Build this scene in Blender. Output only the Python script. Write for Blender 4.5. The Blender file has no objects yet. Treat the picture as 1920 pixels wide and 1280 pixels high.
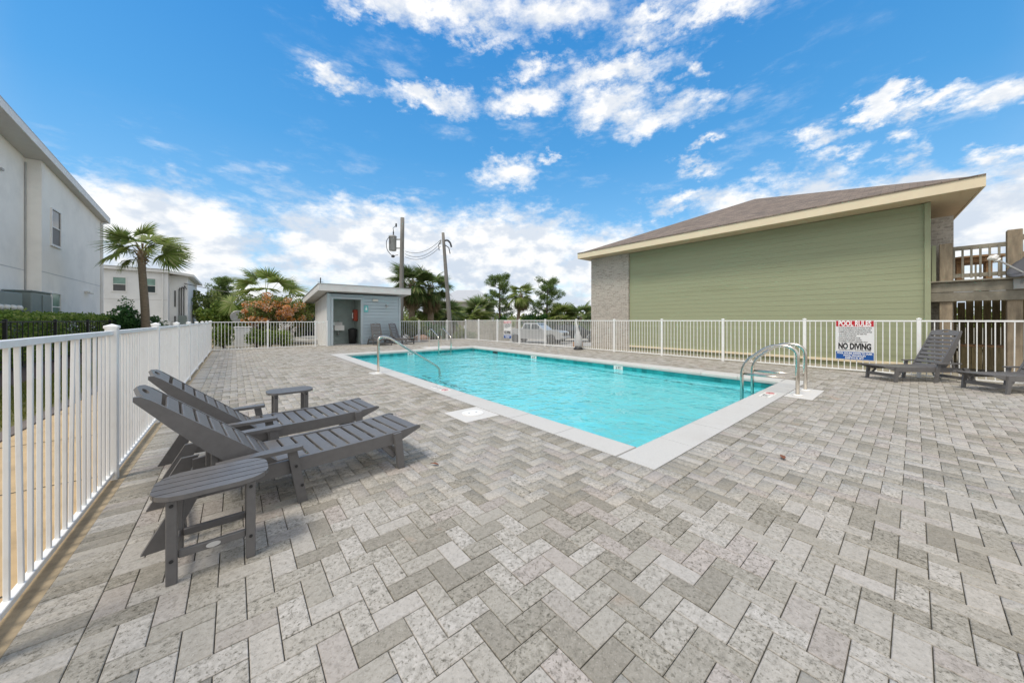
import bpy, math, random
import numpy as np
from mathutils import Matrix, Vector, Euler
random.seed(7)
rng = np.random.default_rng(7)
SC = bpy.context.scene
COL = SC.collection
PI = math.pi
R = math.radians

# ------------------------------------------------------------------ camera
FPX, YAW, EYE = 626.6, math.atan2(520, 626.6), 1.25
cd = bpy.data.cameras.new('camera')
cd.sensor_width = 36.0
cd.lens = FPX / 1920 * 36.0
cd.shift_y = -40.0 / 1920
cd.clip_start, cd.clip_end = 0.05, 3000
cam = bpy.data.objects.new('camera', cd)
COL.objects.link(cam)
cam.location = (0, 0, EYE)
cam.rotation_euler = (R(90), 0, -YAW)
SC.camera = cam

# ------------------------------------------------------------------ light
SUN_AZ, SUN_EL = R(262), R(62)          # azimuth from +Y towards +X
world = bpy.data.worlds.new('World')
SC.world = world
world.use_nodes = True


def build_world():
    nt = world.node_tree
    nt.nodes.clear()
    N, L = nt.nodes.new, nt.links.new

    def M(op, a, b=None, c=None, clamp=False):
        n = N('ShaderNodeMath'); n.operation = op; n.use_clamp = clamp
        for i, x in enumerate((a, b, c)):
            if x is None: continue
            if isinstance(x, (int, float)): n.inputs[i].default_value = x
            else: L(x, n.inputs[i])
        return n.outputs[0]

    def V(op, a, b=None):
        n = N('ShaderNodeVectorMath'); n.operation = op
        for i, x in enumerate((a, b)):
            if x is None: continue
            if isinstance(x, tuple): n.inputs[i].default_value = x
            else: L(x, n.inputs[i])
        return n.outputs['Value'] if op == 'LENGTH' else n.outputs['Vector']

    def noise(vec, scale, detail=6, rough=.55, col=False):
        n = N('ShaderNodeTexNoise')
        n.inputs['Scale'].default_value = scale
        n.inputs['Detail'].default_value = detail
        n.inputs['Roughness'].default_value = rough
        L(vec, n.inputs['Vector'])
        return n.outputs['Color' if col else 'Fac']

    def smooth(x, lo, hi):
        n = N('ShaderNodeMapRange'); n.interpolation_type = 'SMOOTHSTEP'
        L(x, n.inputs['Value'])
        n.inputs['From Min'].default_value = lo; n.inputs['From Max'].default_value = hi
        return n.outputs['Result']

    def mix(f, a, b):
        n = N('ShaderNodeMix'); n.data_type = 'RGBA'
        if isinstance(f, float): n.inputs[0].default_value = f
        else: L(f, n.inputs[0])
        for i, x in ((6, a), (7, b)):
            if isinstance(x, tuple): n.inputs[i].default_value = x + (1,)
            else: L(x, n.inputs[i])
        return n.outputs[2]

    sky = N('ShaderNodeTexSky')
    sky.sky_type = 'NISHITA'
    sky.sun_disc = False
    sky.sun_elevation = SUN_EL
    sky.sun_rotation = SUN_AZ
    sky.air_density = 1.0
    sky.dust_density = 0.3
    sky.ozone_density = 2.0
    hs = N('ShaderNodeHueSaturation')
    hs.inputs['Hue'].default_value = SKY_HUE
    hs.inputs['Saturation'].default_value = SKY_SAT
    hs.inputs['Value'].default_value = SKY_VAL
    L(sky.outputs[0], hs.inputs['Color'])
    tc = N('ShaderNodeTexCoord')
    d = V('NORMALIZE', tc.outputs['Generated'])
    sp = N('ShaderNodeSeparateXYZ'); L(d, sp.inputs[0])
    az = M('MULTIPLY', M('ARCTAN2', sp.outputs[0], sp.outputs[1]), 180 / PI)
    el = M('MULTIPLY', M('ARCSINE', sp.outputs[2]), 180 / PI)
    er = N('ShaderNodeValToRGB'); L(M('MULTIPLY', el, 1 / 90), er.inputs[0])
    ce = er.color_ramp.elements
    while len(ce) < 5: ce.new(.5)
    for x, (ps_, c_) in zip(ce, ((0, (.42, .64, .80)), (.13, (.25, .54, .80)), (.28, (.105, .40, .77)), (.46, (.050, .30, .725)), (1, (.035, .23, .64)))):
        x.position = ps_; x.color = tuple(q / 1.40 for q in c_) + (1,)
    grad = V('MULTIPLY', er.outputs[0], (1 / SKY_STR,) * 3)
    blue = mix(.62, hs.outputs[0], grad)
    cb = N('ShaderNodeCombineXYZ'); L(az, cb.inputs[0]); L(el, cb.inputs[1])
    # ragged edges: the direction is warped by two octaves of noise before the cloud masks are read
    st = V('MULTIPLY', d, (1, 1, 1.7))
    w1 = V('MULTIPLY', V('SUBTRACT', noise(st, 9, 5, .6, True), (.5, .5, .5)), (11, 7, 0))
    w2 = V('MULTIPLY', V('SUBTRACT', noise(st, 34, 5, .65, True), (.5, .5, .5)), (4.5, 3.6, 0))
    p = V('ADD', V('ADD', cb.outputs[0], w1), w2)
    dens = None
    for (a, e, ra, re, s) in CLOUDS:
        q = V('MULTIPLY', V('SUBTRACT', p, (a, e, 0)), (1 / ra, 1 / re, 0))
        m = M('MULTIPLY_ADD', V('LENGTH', q), -s, s)
        dens = m if dens is None else M('MAXIMUM', dens, m)
    ps = N('ShaderNodeSeparateXYZ'); L(p, ps.inputs[0])
    bank = M('MULTIPLY_ADD', ps.outputs[1], -1 / 6.0, 9.0 / 6.0)          # low bank of cloud all round the horizon
    dens = M('MAXIMUM', dens, bank)
    # the unseen rest of the sky carries dense cloud, thickened to raise ambient light
    away = smooth(V('LENGTH', V('SUBTRACT', d, (.60, .72, .35))), .85, 1.2)
    gen = M('MULTIPLY', away, smooth(noise(st, 2.6, 7, .6), .24, .46))
    fine = noise(V('MULTIPLY', d, (1, 1, 2.2)), 15, 10, .66)
    dens = M('ADD', dens, M('MULTIPLY', M('SUBTRACT', fine, .5), 1.7))
    alpha = M('MAXIMUM', smooth(dens, -.05, 1.0), gen)
    wisp = M('MULTIPLY', smooth(noise(V('MULTIPLY', d, (1, 1, 3.2)), 7, 9, .64), .50, .78), M('MULTIPLY', smooth(dens, -1.6, .1), .55))
    alpha = M('MULTIPLY', M('MAXIMUM', alpha, wisp), .97)
    puff = noise(V('ADD', st, (0, 0, .05)), 13, 6, .55)
    lowc = smooth(el, 24, 6)
    shade = M('ADD', M('MULTIPLY', smooth(puff, .40, .60), .8), M('MULTIPLY', M('SUBTRACT', 1.0, lowc), .4), clamp=True)
    k = 1 / SKY_STR
    g = tuple(x * k * CLOUD_VAL for x in (.60, .67, .77))
    w = tuple(x * k * CLOUD_VAL for x in (1.0, .985, .96))
    cc = mix(shade, g, w)
    bg = N('ShaderNodeBackground')
    bg.inputs['Strength'].default_value = SKY_STR
    L(mix(alpha, blue, cc), bg.inputs['Color'])
    out = N('ShaderNodeOutputWorld')
    L(bg.outputs[0], out.inputs['Surface'])


SKY_STR, SKY_HUE, SKY_SAT, SKY_VAL, CLOUD_VAL = .12, .498, 1.36, 1.38, .80
CLOUDS = [
    (28.0, 42.4, 23.32, 2.87, 0.98),
    (34.2, 40.4, 12.69, 1.63, 0.74),
    (47.4, 42.5, 13.83, 3.44, 0.98),
    (16.4, 40.9, 11.88, 1.48, 0.66),
    (59.8, 38.9, 6.77, 2.04, 0.82),
    (70.9, 38.7, 10.30, 1.60, 0.9),
    (63.0, 40.5, 9.72, 1.63, 0.74),
    (12.1, 32.0, 4.02, 1.96, 0.98),
    (25.4, 32.8, 11.06, 2.10, 1.07),
    (20.3, 33.5, 2.85, 1.18, 0.66),
    (42.0, 33.7, 7.16, 3.01, 1.15),
    (57.4, 35.1, 12.78, 2.61, 1.15),
    (44.3, 37.3, 7.63, 1.29, 0.66),
    (68.0, 33.2, 2.18, 1.42, 0.82),
    (56.6, 31.4, 8.79, 3.21, 1.15),
    (63.8, 29.3, 9.60, 2.67, 0.98),
    (69.6, 29.3, 4.81, 1.35, 0.57),
    (38.8, 23.9, 6.66, 3.21, 1.15),
    (68.7, 21.9, 2.94, 1.35, 0.82),
    (70.4, 24.7, 2.65, 0.91, 0.74),
    (45.6, 26.3, 2.28, 0.92, 0.57),
    (87.2, 23.0, 3.54, 2.19, 1.6),
    (91.6, 21.7, 4.38, 1.50, 0.98),
    (95.4, 21.0, 2.84, 1.88, 0.98),
    (82.0, 22.0, 2.94, 1.79, 0.9),
    (89.8, 18.8, 1.89, 1.77, 0.82),
    (95.1, 16.2, 2.06, 1.34, 0.82),
    (83.7, 18.9, 2.65, 1.24, 0.74),
    (96.6, 15.4, 1.53, 1.95, 0.82),
    (-5.5, 8.3, 12.28, 9.47, 1.9),
    (-11.5, 11.3, 5.38, 4.41, 1.6),
    (9.1, 10.1, 8.81, 8.39, 1.3),
    (18.7, 11.0, 19.14, 8.64, 1.9),
    (38.8, 10.8, 20.11, 9.26, 1.8),
    (54.9, 8.8, 13.63, 7.76, 1.5),
    (67.5, 17.4, 6.44, 2.06, 1.0),
    (78.3, 14.0, 13.97, 5.25, 1.6),
    (87.0, 13.4, 7.56, 4.40, 1.6),
    (93.0, 10.3, 9.15, 6.09, 1.9),
    (96.8, 8.9, 6.73, 6.78, 1.9),
]
build_world()
sd = bpy.data.lights.new('sun', 'SUN')
sd.energy = 1.85
sd.angle = R(16)
sd.color = (1, .93, .82)
sun = bpy.data.objects.new('sun', sd)
COL.objects.link(sun)
sv = Vector((math.sin(SUN_AZ) * math.cos(SUN_EL), math.cos(SUN_AZ) * math.cos(SUN_EL), math.sin(SUN_EL)))
sun.rotation_euler = sv.to_track_quat('Z', 'Y').to_euler()
sun.location = (0, 0, 30)
vs = SC.view_settings
vs.view_transform = 'Standard'
vs.look = 'None'
vs.gamma = 1
vs.use_curve_mapping = False
vs.exposure = 0.48
SC.cycles.max_bounces = 10
SC.cycles.transmission_bounces = 8
SC.cycles.transparent_max_bounces = 8
SC.cycles.use_denoising = True

# ------------------------------------------------------------------ helpers
class MB:
    """collects shapes; build() links them as ONE mesh object"""
    def __init__(s): s.v, s.f = [], []
    def add(s, vs_, fs):
        n = len(s.v); s.v += [tuple(x) for x in vs_]; s.f += [tuple(i + n for i in f) for f in fs]; return s
    def box(s, x0, x1, y0, y1, z0, z1):
        return s.add([(x0,y0,z0),(x1,y0,z0),(x1,y1,z0),(x0,y1,z0),(x0,y0,z1),(x1,y0,z1),(x1,y1,z1),(x0,y1,z1)],
              [(3,2,1,0),(4,5,6,7),(0,1,5,4),(1,2,6,5),(2,3,7,6),(3,0,4,7)])
    def cbox(s, c, h, m=None, ch=.004):
        """box with chamfered edges; m = 3x3 columns are its axes"""
        c = Vector(c); m = m or Matrix.Identity(3)
        vs_, idx = [], {}
        for sx in (-1, 1):
            for sy in (-1, 1):
                for sz in (-1, 1):
                    for ax in range(3):
                        q = [sx * h[0], sy * h[1], sz * h[2]]
                        for k, sg in enumerate((sx, sy, sz)):
                            if k != ax: q[k] -= sg * min(ch, h[k] * .45)
                        idx[(sx, sy, sz, ax)] = len(vs_); vs_.append(c + m @ Vector(q))
        fs = []
        I = lambda a, ax: idx[tuple(a) + (ax,)]
        for ax in range(3):
            o1, o2 = [(1, 2), (2, 0), (0, 1)][ax]
            for sg in (-1, 1):
                loop = []
                for a, b in ((-1, -1), (1, -1), (1, 1), (-1, 1)):
                    t = [0, 0, 0]; t[ax] = sg; t[o1] = a; t[o2] = b; loop.append(I(t, ax))
                fs.append(tuple(loop if sg > 0 else loop[::-1]))
        for ax in range(3):                       # edges parallel to ax
            o1, o2 = [(1, 2), (2, 0), (0, 1)][ax]
            for a in (-1, 1):
                for b in (-1, 1):
                    t0 = [0, 0, 0]; t0[ax] = -1; t0[o1] = a; t0[o2] = b
                    t1 = list(t0); t1[ax] = 1
                    q = (I(t0, o1), I(t1, o1), I(t1, o2), I(t0, o2))
                    fs.append(q if a * b < 0 else q[::-1])
        for sx in (-1, 1):
            for sy in (-1, 1):
                for sz in (-1, 1):
                    t = (I((sx, sy, sz), 0), I((sx, sy, sz), 1), I((sx, sy, sz), 2))
                    fs.append(t if sx * sy * sz > 0 else t[::-1])
        return s.add(vs_, fs)
    def beam(s, a, b, w, h, up=(0, 0, 1), ch=.004):
        """bar from a to b: w across, h along up"""
        a, b = Vector(a), Vector(b); x = (b - a).normalized(); u = Vector(up)
        y = u.cross(x)
        if y.length < 1e-6: y = Vector((1, 0, 0)).cross(x)
        y.normalize(); z = x.cross(y)
        m = Matrix((x, y, z)).transposed()
        return s.cbox((a + b) / 2, ((b - a).length / 2, w / 2, h / 2), m, ch)
    def tube(s, pts, r, n=8, caps=True):
        pts = [Vector(p) for p in pts]
        rs = r if isinstance(r, (list, tuple)) else [r] * len(pts)
        t = (pts[1] - pts[0]).normalized()
        u = t.orthogonal().normalized()
        vs_, fs = [], []
        for i, p in enumerate(pts):
            if i == 0: tt = pts[1] - p
            elif i == len(pts) - 1: tt = p - pts[i - 1]
            else: tt = (pts[i + 1] - p).normalized() + (p - pts[i - 1]).normalized()
            tt.normalize(); u = (u - tt * u.dot(tt)).normalized(); w = tt.cross(u)
            for k in range(n):
                a = 2 * PI * k / n
                vs_.append(p + (u * math.cos(a) + w * math.sin(a)) * rs[i])
        for i in range(len(pts) - 1):
            for k in range(n):
                k2 = (k + 1) % n
                fs.append((i*n+k, i*n+k2, (i+1)*n+k2, (i+1)*n+k))
        if caps:
            fs.append(tuple(range(n))[::-1]); fs.append(tuple((len(pts)-1)*n + k for k in range(n)))
        return s.add(vs_, fs)
    def prism(s, poly, off):
        off = Vector(off); n = len(poly); p = [Vector(q) for q in poly]
        nrm = Vector((0, 0, 0))
        for i in range(n): nrm += p[i].cross(p[(i + 1) % n])
        if nrm.dot(off) > 0: p = p[::-1]
        return s.add(p + [q + off for q in p],
              [tuple(range(n)), tuple(range(2*n-1, n-1, -1))] + [(i, i+n, (i+1) % n + n, (i+1) % n) for i in range(n)])
    def lathe(s, prof, c=(0, 0, 0), n=20, m=None):
        c = Vector(c); m = m or Matrix.Identity(3)
        vs_, fs = [], []
        for (r, z) in prof:
            for k in range(n):
                a = 2 * PI * k / n
                vs_.append(c + m @ Vector((r * math.cos(a), r * math.sin(a), z)))
        for i in range(len(prof) - 1):
            for k in range(n):
                k2 = (k + 1) % n
                fs.append((i*n+k, i*n+k2, (i+1)*n+k2, (i+1)*n+k))
        fs.append(tuple(range(n))[::-1]); fs.append(tuple((len(prof)-1)*n + k for k in range(n)))
        return s.add(vs_, fs)
    def mesh(s, name, mat, smooth=False, org=(0, 0, 0)):
        me = bpy.data.meshes.new(name)
        o = Vector(org)
        me.from_pydata([(x - o.x, y - o.y, z - o.z) for x, y, z in s.v], [], s.f)
        if mat: me.materials.append(mat)
        if smooth: me.polygons.foreach_set('use_smooth', [True] * len(me.polygons))
        me.update()
        return me


def np_mesh(name, v, f, mat, smooth=False):
    """v (n,3) f (m,k) arrays, all faces of k corners"""
    me = bpy.data.meshes.new(name)
    v = np.asarray(v, np.float32); f = np.asarray(f, np.int32); k = f.shape[1]
    me.vertices.add(len(v)); me.vertices.foreach_set('co', v.ravel())
    me.loops.add(f.size); me.loops.foreach_set('vertex_index', f.ravel())
    me.polygons.add(len(f))
    me.polygons.foreach_set('loop_start', np.arange(0, f.size, k, dtype=np.int32))
    if smooth: me.polygons.foreach_set('use_smooth', np.ones(len(f), bool))
    me.update(calc_edges=True); me.validate()
    if mat: me.materials.append(mat)
    return me


def link(name, me, parent=None, loc=(0, 0, 0), rot=None):
    o = bpy.data.objects.new(name, me)
    COL.objects.link(o)
    if parent: o.parent = parent
    o.location = loc
    if rot is not None: o.rotation_euler = rot
    return o


def tag(o, label=None, cat=None, group=None, kind=None):
    for k, x in (('label', label), ('category', cat), ('group', group), ('kind', kind)):
        if x: o[k] = x
    return o


def thing(name, label, cat, loc=(0, 0, 0), rot=0, group=None):
    o = link(name, None, None, loc, (0, 0, rot))
    o.empty_display_size = .1
    return tag(o, label, cat, group)


def worg(o):
    v = Vector((0, 0, 0))
    while o is not None: v += o.location; o = o.parent
    return v


def part(name, mb, mat, root, smooth=False, local=False):
    """mb in world coordinates (root not rotated) or, with local, in the root's own"""
    return link(name, mb.mesh(name, mat, smooth, (0, 0, 0) if local else worg(root)), root)


def solo(name, mb, mat, label, cat, loc=(0, 0, 0), group=None, smooth=False):
    return tag(link(name, mb.mesh(name, mat, smooth, loc), None, loc), label, cat, group)


def struct(name, mb, mat, smooth=False):
    return tag(link(name, mb.mesh(name, mat, smooth)), kind='structure')


def inst(name, me, root, loc, rot=None):
    return link(name, me, root, Vector(loc) - worg(root), rot)


def copy_tree(o, parent=None):
    c = o.copy(); COL.objects.link(c)
    if parent: c.parent = parent
    for ch in [q for q in o.children]: copy_tree(ch, c)
    return c


def text(name, s, size, mat, parent, loc, rot, bold=0.0, sx=1.0, align='CENTER', depth=.0006, spacing=1.0):
    cu = bpy.data.curves.new(name, 'FONT')
    cu.body = s; cu.size = size; cu.align_x = align; cu.align_y = 'CENTER'
    cu.extrude = depth; cu.offset = bold; cu.space_character = spacing; cu.space_line = .95
    cu.resolution_u = 3
    cu.materials.append(mat)
    tmp = bpy.data.objects.new(name, cu); COL.objects.link(tmp)
    me = bpy.data.meshes.new_from_object(tmp.evaluated_get(bpy.context.evaluated_depsgraph_get()))
    bpy.data.objects.remove(tmp); bpy.data.curves.remove(cu)
    me.transform(Matrix.Diagonal((sx, 1, 1, 1)))
    me.name = name
    if not me.materials: me.materials.append(mat)
    return link(name, me, parent, loc, rot)

# ------------------------------------------------------------------ materials
def nodes(name):
    m = bpy.data.materials.new(name); m.use_nodes = True
    nt = m.node_tree; b = nt.nodes['Principled BSDF']
    return m, nt, b


def ramp(nt, fac, stops, interp='LINEAR'):
    n = nt.nodes.new('ShaderNodeValToRGB'); e = n.color_ramp.elements
    n.color_ramp.interpolation = interp
    while len(e) < len(stops): e.new(.5)
    for el, (p, c) in zip(e, stops):
        el.position = p; el.color = tuple(c) + (1,) if len(c) == 3 else c
    nt.links.new(fac, n.inputs[0])
    return n.outputs[0]


def mixc(nt, fac, a, b, blend='MIX'):
    n = nt.nodes.new('ShaderNodeMix'); n.data_type = 'RGBA'; n.blend_type = blend
    for i, x in ((0, fac), (6, a), (7, b)):
        if isinstance(x, (int, float)): n.inputs[i].default_value = x
        elif isinstance(x, tuple): n.inputs[i].default_value = x + (1,)
        else: nt.links.new(x, n.inputs[i])
    return n.outputs[2]


def nmath(nt, op, a, b=0.0, clamp=False):
    n = nt.nodes.new('ShaderNodeMath'); n.operation = op; n.use_clamp = clamp
    for i, x in enumerate((a, b)):
        if isinstance(x, (int, float)): n.inputs[i].default_value = x
        else: nt.links.new(x, n.inputs[i])
    return n.outputs[0]


def noise(nt, scale, detail=4, rough=.55, stretch=None, coord='pos', dist=0.0):
    n = nt.nodes.new('ShaderNodeTexNoise')
    n.inputs['Scale'].default_value = scale; n.inputs['Detail'].default_value = detail
    n.inputs['Roughness'].default_value = rough; n.inputs['Distortion'].default_value = dist
    if coord == 'pos': src = nt.nodes.new('ShaderNodeNewGeometry').outputs['Position']
    else: src = nt.nodes.new('ShaderNodeTexCoord').outputs['Object']
    if stretch:
        v = nt.nodes.new('ShaderNodeVectorMath'); v.operation = 'MULTIPLY'
        v.inputs[1].default_value = stretch; nt.links.new(src, v.inputs[0]); src = v.outputs[0]
    nt.links.new(src, n.inputs['Vector'])
    return n.outputs['Fac']


def bump(nt, b, h, strength=.3, dist=.01):
    n = nt.nodes.new('ShaderNodeBump')
    n.inputs['Strength'].default_value = strength; n.inputs['Distance'].default_value = dist
    nt.links.new(h, n.inputs['Height']); nt.links.new(n.outputs[0], b.inputs['Normal'])


def mat(name, c, rough=.6, metal=0.0, var=.15, vscale=3.0, bscale=0.0, bstr=.2, stretch=None, dirt=None, obj=0.0, coord='pos', spec=.5):
    m, nt, b = nodes(name)
    hi = tuple(min(1, x * (1 + var)) for x in c); lo = tuple(x * (1 - var) for x in c)
    col = ramp(nt, noise(nt, vscale, 6, .6, stretch, coord), [(.3, lo), (.7, hi)])
    if dirt:
        col = mixc(nt, ramp(nt, noise(nt, dirt[1], 7, .65, dirt[3] if len(dirt) > 3 else None, coord), [(.5, (0, 0, 0)), (.72, (dirt[2],) * 3)]), col, dirt[0])
    if obj:
        oi = nt.nodes.new('ShaderNodeObjectInfo')
        k = nmath(nt, 'MULTIPLY_ADD', oi.outputs['Random'], 2 * obj); k.node.inputs[2].default_value = 1 - obj
        hs = nt.nodes.new('ShaderNodeHueSaturation'); nt.links.new(k, hs.inputs['Value']); nt.links.new(col, hs.inputs['Color']); col = hs.outputs[0]
    nt.links.new(col, b.inputs['Base Color'])
    b.inputs['Roughness'].default_value = rough; b.inputs['Metallic'].default_value = metal
    b.inputs['Specular IOR Level'].default_value = spec
    if bscale: bump(nt, b, noise(nt, bscale, 5, .6, stretch, coord), bstr, .004)
    return m


def leafmat(name, stops, trans=.25, rough=.55):
    """each leaf its own tone"""
    m, nt, b = nodes(name)
    g = nt.nodes.new('ShaderNodeNewGeometry')
    col = ramp(nt, g.outputs['Random Per Island'], stops)
    nt.links.new(col, b.inputs['Base Color']); b.inputs['Roughness'].default_value = rough
    b.inputs['Specular IOR Level'].default_value = .3
    t = nt.nodes.new('ShaderNodeBsdfTranslucent'); nt.links.new(col, t.inputs[0])
    mx = nt.nodes.new('ShaderNodeMixShader'); mx.inputs[0].default_value = trans
    nt.links.new(b.outputs[0], mx.inputs[1]); nt.links.new(t.outputs[0], mx.inputs[2])
    nt.links.new(mx.outputs[0], nt.nodes['Material Output'].inputs[0])
    return m


def paver_mat():
    m, nt, b = nodes('paver')
    g = nt.nodes.new('ShaderNodeNewGeometry'); oi = nt.nodes.new('ShaderNodeObjectInfo')
    rnd = nmath(nt, 'FRACT', nmath(nt, 'ADD', g.outputs['Random Per Island'], oi.outputs['Random']))
    base = ramp(nt, rnd, [(0, (.315, .303, .255)), (.14, (.35, .338, .287)), (.28, (.40, .388, .333)), (.44, (.435, .423, .37)), (.62, (.475, .463, .412)),
                          (.82, (.515, .505, .46)), (.88, (.42, .395, .355)), (.94, (.48, .45, .41)), (1, (.41, .395, .35))])
    # drifts of tan over many pavers, mottling inside each, pits and pale grit
    base = mixc(nt, ramp(nt, noise(nt, .55, 3, .6), [(.42, (0, 0, 0)), (.68, (.6,) * 3)]), base, mixc(nt, 1.0, base, (1.0, .955, .89), 'MULTIPLY'))
    amt = ramp(nt, nmath(nt, 'FRACT', nmath(nt, 'MULTIPLY', rnd, 7.3)), [(.0, (.35,) * 3), (1, (1.0,) * 3)])
    mott = ramp(nt, noise(nt, 36, 8, .74, None, 'pos', .5), [(.36, (.52, .52, .50)), (.46, (.86, .86, .84)), (.54, (1.03, 1.03, 1.02)), (.66, (1.26, 1.26, 1.27))])
    base = mixc(nt, amt, base, mixc(nt, 1.0, base, mott, 'MULTIPLY'))
    sp = ramp(nt, noise(nt, 62, 5, .70), [(.55, (0, 0, 0)), (.61, (1, 1, 1))])
    base = mixc(nt, nmath(nt, 'MULTIPLY', sp, amt), base, mixc(nt, 1.0, base, (.42, .42, .39), 'MULTIPLY'))
    sp2 = ramp(nt, noise(nt, 130, 3, .6), [(.60, (0, 0, 0)), (.70, (.5,) * 3)])
    base = mixc(nt, sp2, base, (.62, .60, .55))
    base = mixc(nt, ramp(nt, noise(nt, 1.7, 4, .6), [(.66, (0, 0, 0)), (.72, (.45,) * 3)]), base, (.50, .37, .27))
    base = mixc(nt, 1.0, base, (.905, .872, .89), "MULTIPLY")
    nt.links.new(base, b.inputs['Base Color'])
    b.inputs['Roughness'].default_value = .95; b.inputs['Specular IOR Level'].default_value = .08
    h = nmath(nt, 'ADD', noise(nt, 70, 5, .65), nmath(nt, 'MULTIPLY', noise(nt, 230, 3, .6), .6))
    bump(nt, b, h, .55, .004)
    return m


def brick_mat():
    m, nt, b = nodes('grey_brick')
    tc = nt.nodes.new('ShaderNodeTexCoord'); sp = nt.nodes.new('ShaderNodeSeparateXYZ'); cb = nt.nodes.new('ShaderNodeCombineXYZ')
    nt.links.new(tc.outputs['Object'], sp.inputs[0])
    nt.links.new(nmath(nt, 'ADD', sp.outputs[0], sp.outputs[1]), cb.inputs[0]); nt.links.new(sp.outputs[2], cb.inputs[1])
    bt = nt.nodes.new('ShaderNodeTexBrick'); nt.links.new(cb.outputs[0], bt.inputs['Vector'])
    for k, x in (('Scale', 1.0), ('Mortar Size', .008), ('Brick Width', .205), ('Row Height', .0725), ('Bias', .1), ('Mortar Smooth', .2)): bt.inputs[k].default_value = x
    bt.inputs['Color1'].default_value = (.50, .455, .40, 1); bt.inputs['Color2'].default_value = (.20, .175, .15, 1); bt.inputs['Mortar'].default_value = (.50, .47, .43, 1)
    col = mixc(nt, .35, bt.outputs['Color'], (.42, .375, .325))
    col = mixc(nt, ramp(nt, noise(nt, 15, 6, .75), [(.40, (0, 0, 0)), (.66, (.75,) * 3)]), col, (.56, .51, .45))
    col = mixc(nt, ramp(nt, noise(nt, 11, 6, .75, (1, 1, 1.6)), [(.56, (0, 0, 0)), (.70, (.8,) * 3)]), col, (.20, .17, .145))
    nt.links.new(col, b.inputs['Base Color']); b.inputs['Roughness'].default_value = .9
    bump(nt, b, nmath(nt, 'SUBTRACT', noise(nt, 40, 4), nmath(nt, 'MULTIPLY', bt.outputs['Fac'], 1.5)), .5, .01)
    return m


def shingle_mat():
    m, nt, b = nodes('shingle')
    tc = nt.nodes.new('ShaderNodeTexCoord')
    bt = nt.nodes.new('ShaderNodeTexBrick')
    mp = nt.nodes.new('ShaderNodeMapping'); mp.inputs['Rotation'].default_value = (0, 0, R(90))
    nt.links.new(tc.outputs['Object'], mp.inputs[0]); nt.links.new(mp.outputs[0], bt.inputs['Vector'])
    for k, x in (('Scale', 1.0), ('Mortar Size', .006), ('Brick Width', .24), ('Row Height', .135), ('Bias', .0)): bt.inputs[k].default_value = x
    bt.inputs['Color1'].default_value = (.27, .21, .165, 1); bt.inputs['Color2'].default_value = (.115, .092, .076, 1); bt.inputs['Mortar'].default_value = (.05, .043, .04, 1)
    col = mixc(nt, ramp(nt, noise(nt, 1.2, 4, .6), [(.35, (0, 0, 0)), (.7, (.55,) * 3)]), bt.outputs['Color'], (.17, .125, .095))
    col = mixc(nt, ramp(nt, noise(nt, 50, 3, .6), [(.45, (0, 0, 0)), (.7, (.6,) * 3)]), col, (.26, .22, .19))
    nt.links.new(col, b.inputs['Base Color']); b.inputs['Roughness'].default_value = .95
    bump(nt, b, bt.outputs['Fac'], -.6, .01)
    return m


def water_mat():
    m, nt, b = nodes('water')
    g = nt.nodes.new('ShaderNodeBsdfGlass')
    g.inputs['Color'].default_value = (.90, .995, .998, 1); g.inputs['Roughness'].default_value = 0.0; g.inputs['IOR'].default_value = 1.33
    h = nmath(nt, 'ADD', noise(nt, 6.5, 1.2, .4, None, 'pos', .5), nmath(nt, 'MULTIPLY', noise(nt, 2.0, 1, .4), 1.8))
    bn = nt.nodes.new('ShaderNodeBump'); bn.inputs['Strength'].default_value = .85; bn.inputs['Distance'].default_value = .036
    nt.links.new(h, bn.inputs['Height']); nt.links.new(bn.outputs[0], g.inputs['Normal'])
    nt.links.new(g.outputs[0], nt.nodes['Material Output'].inputs[0])
    return m


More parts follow.
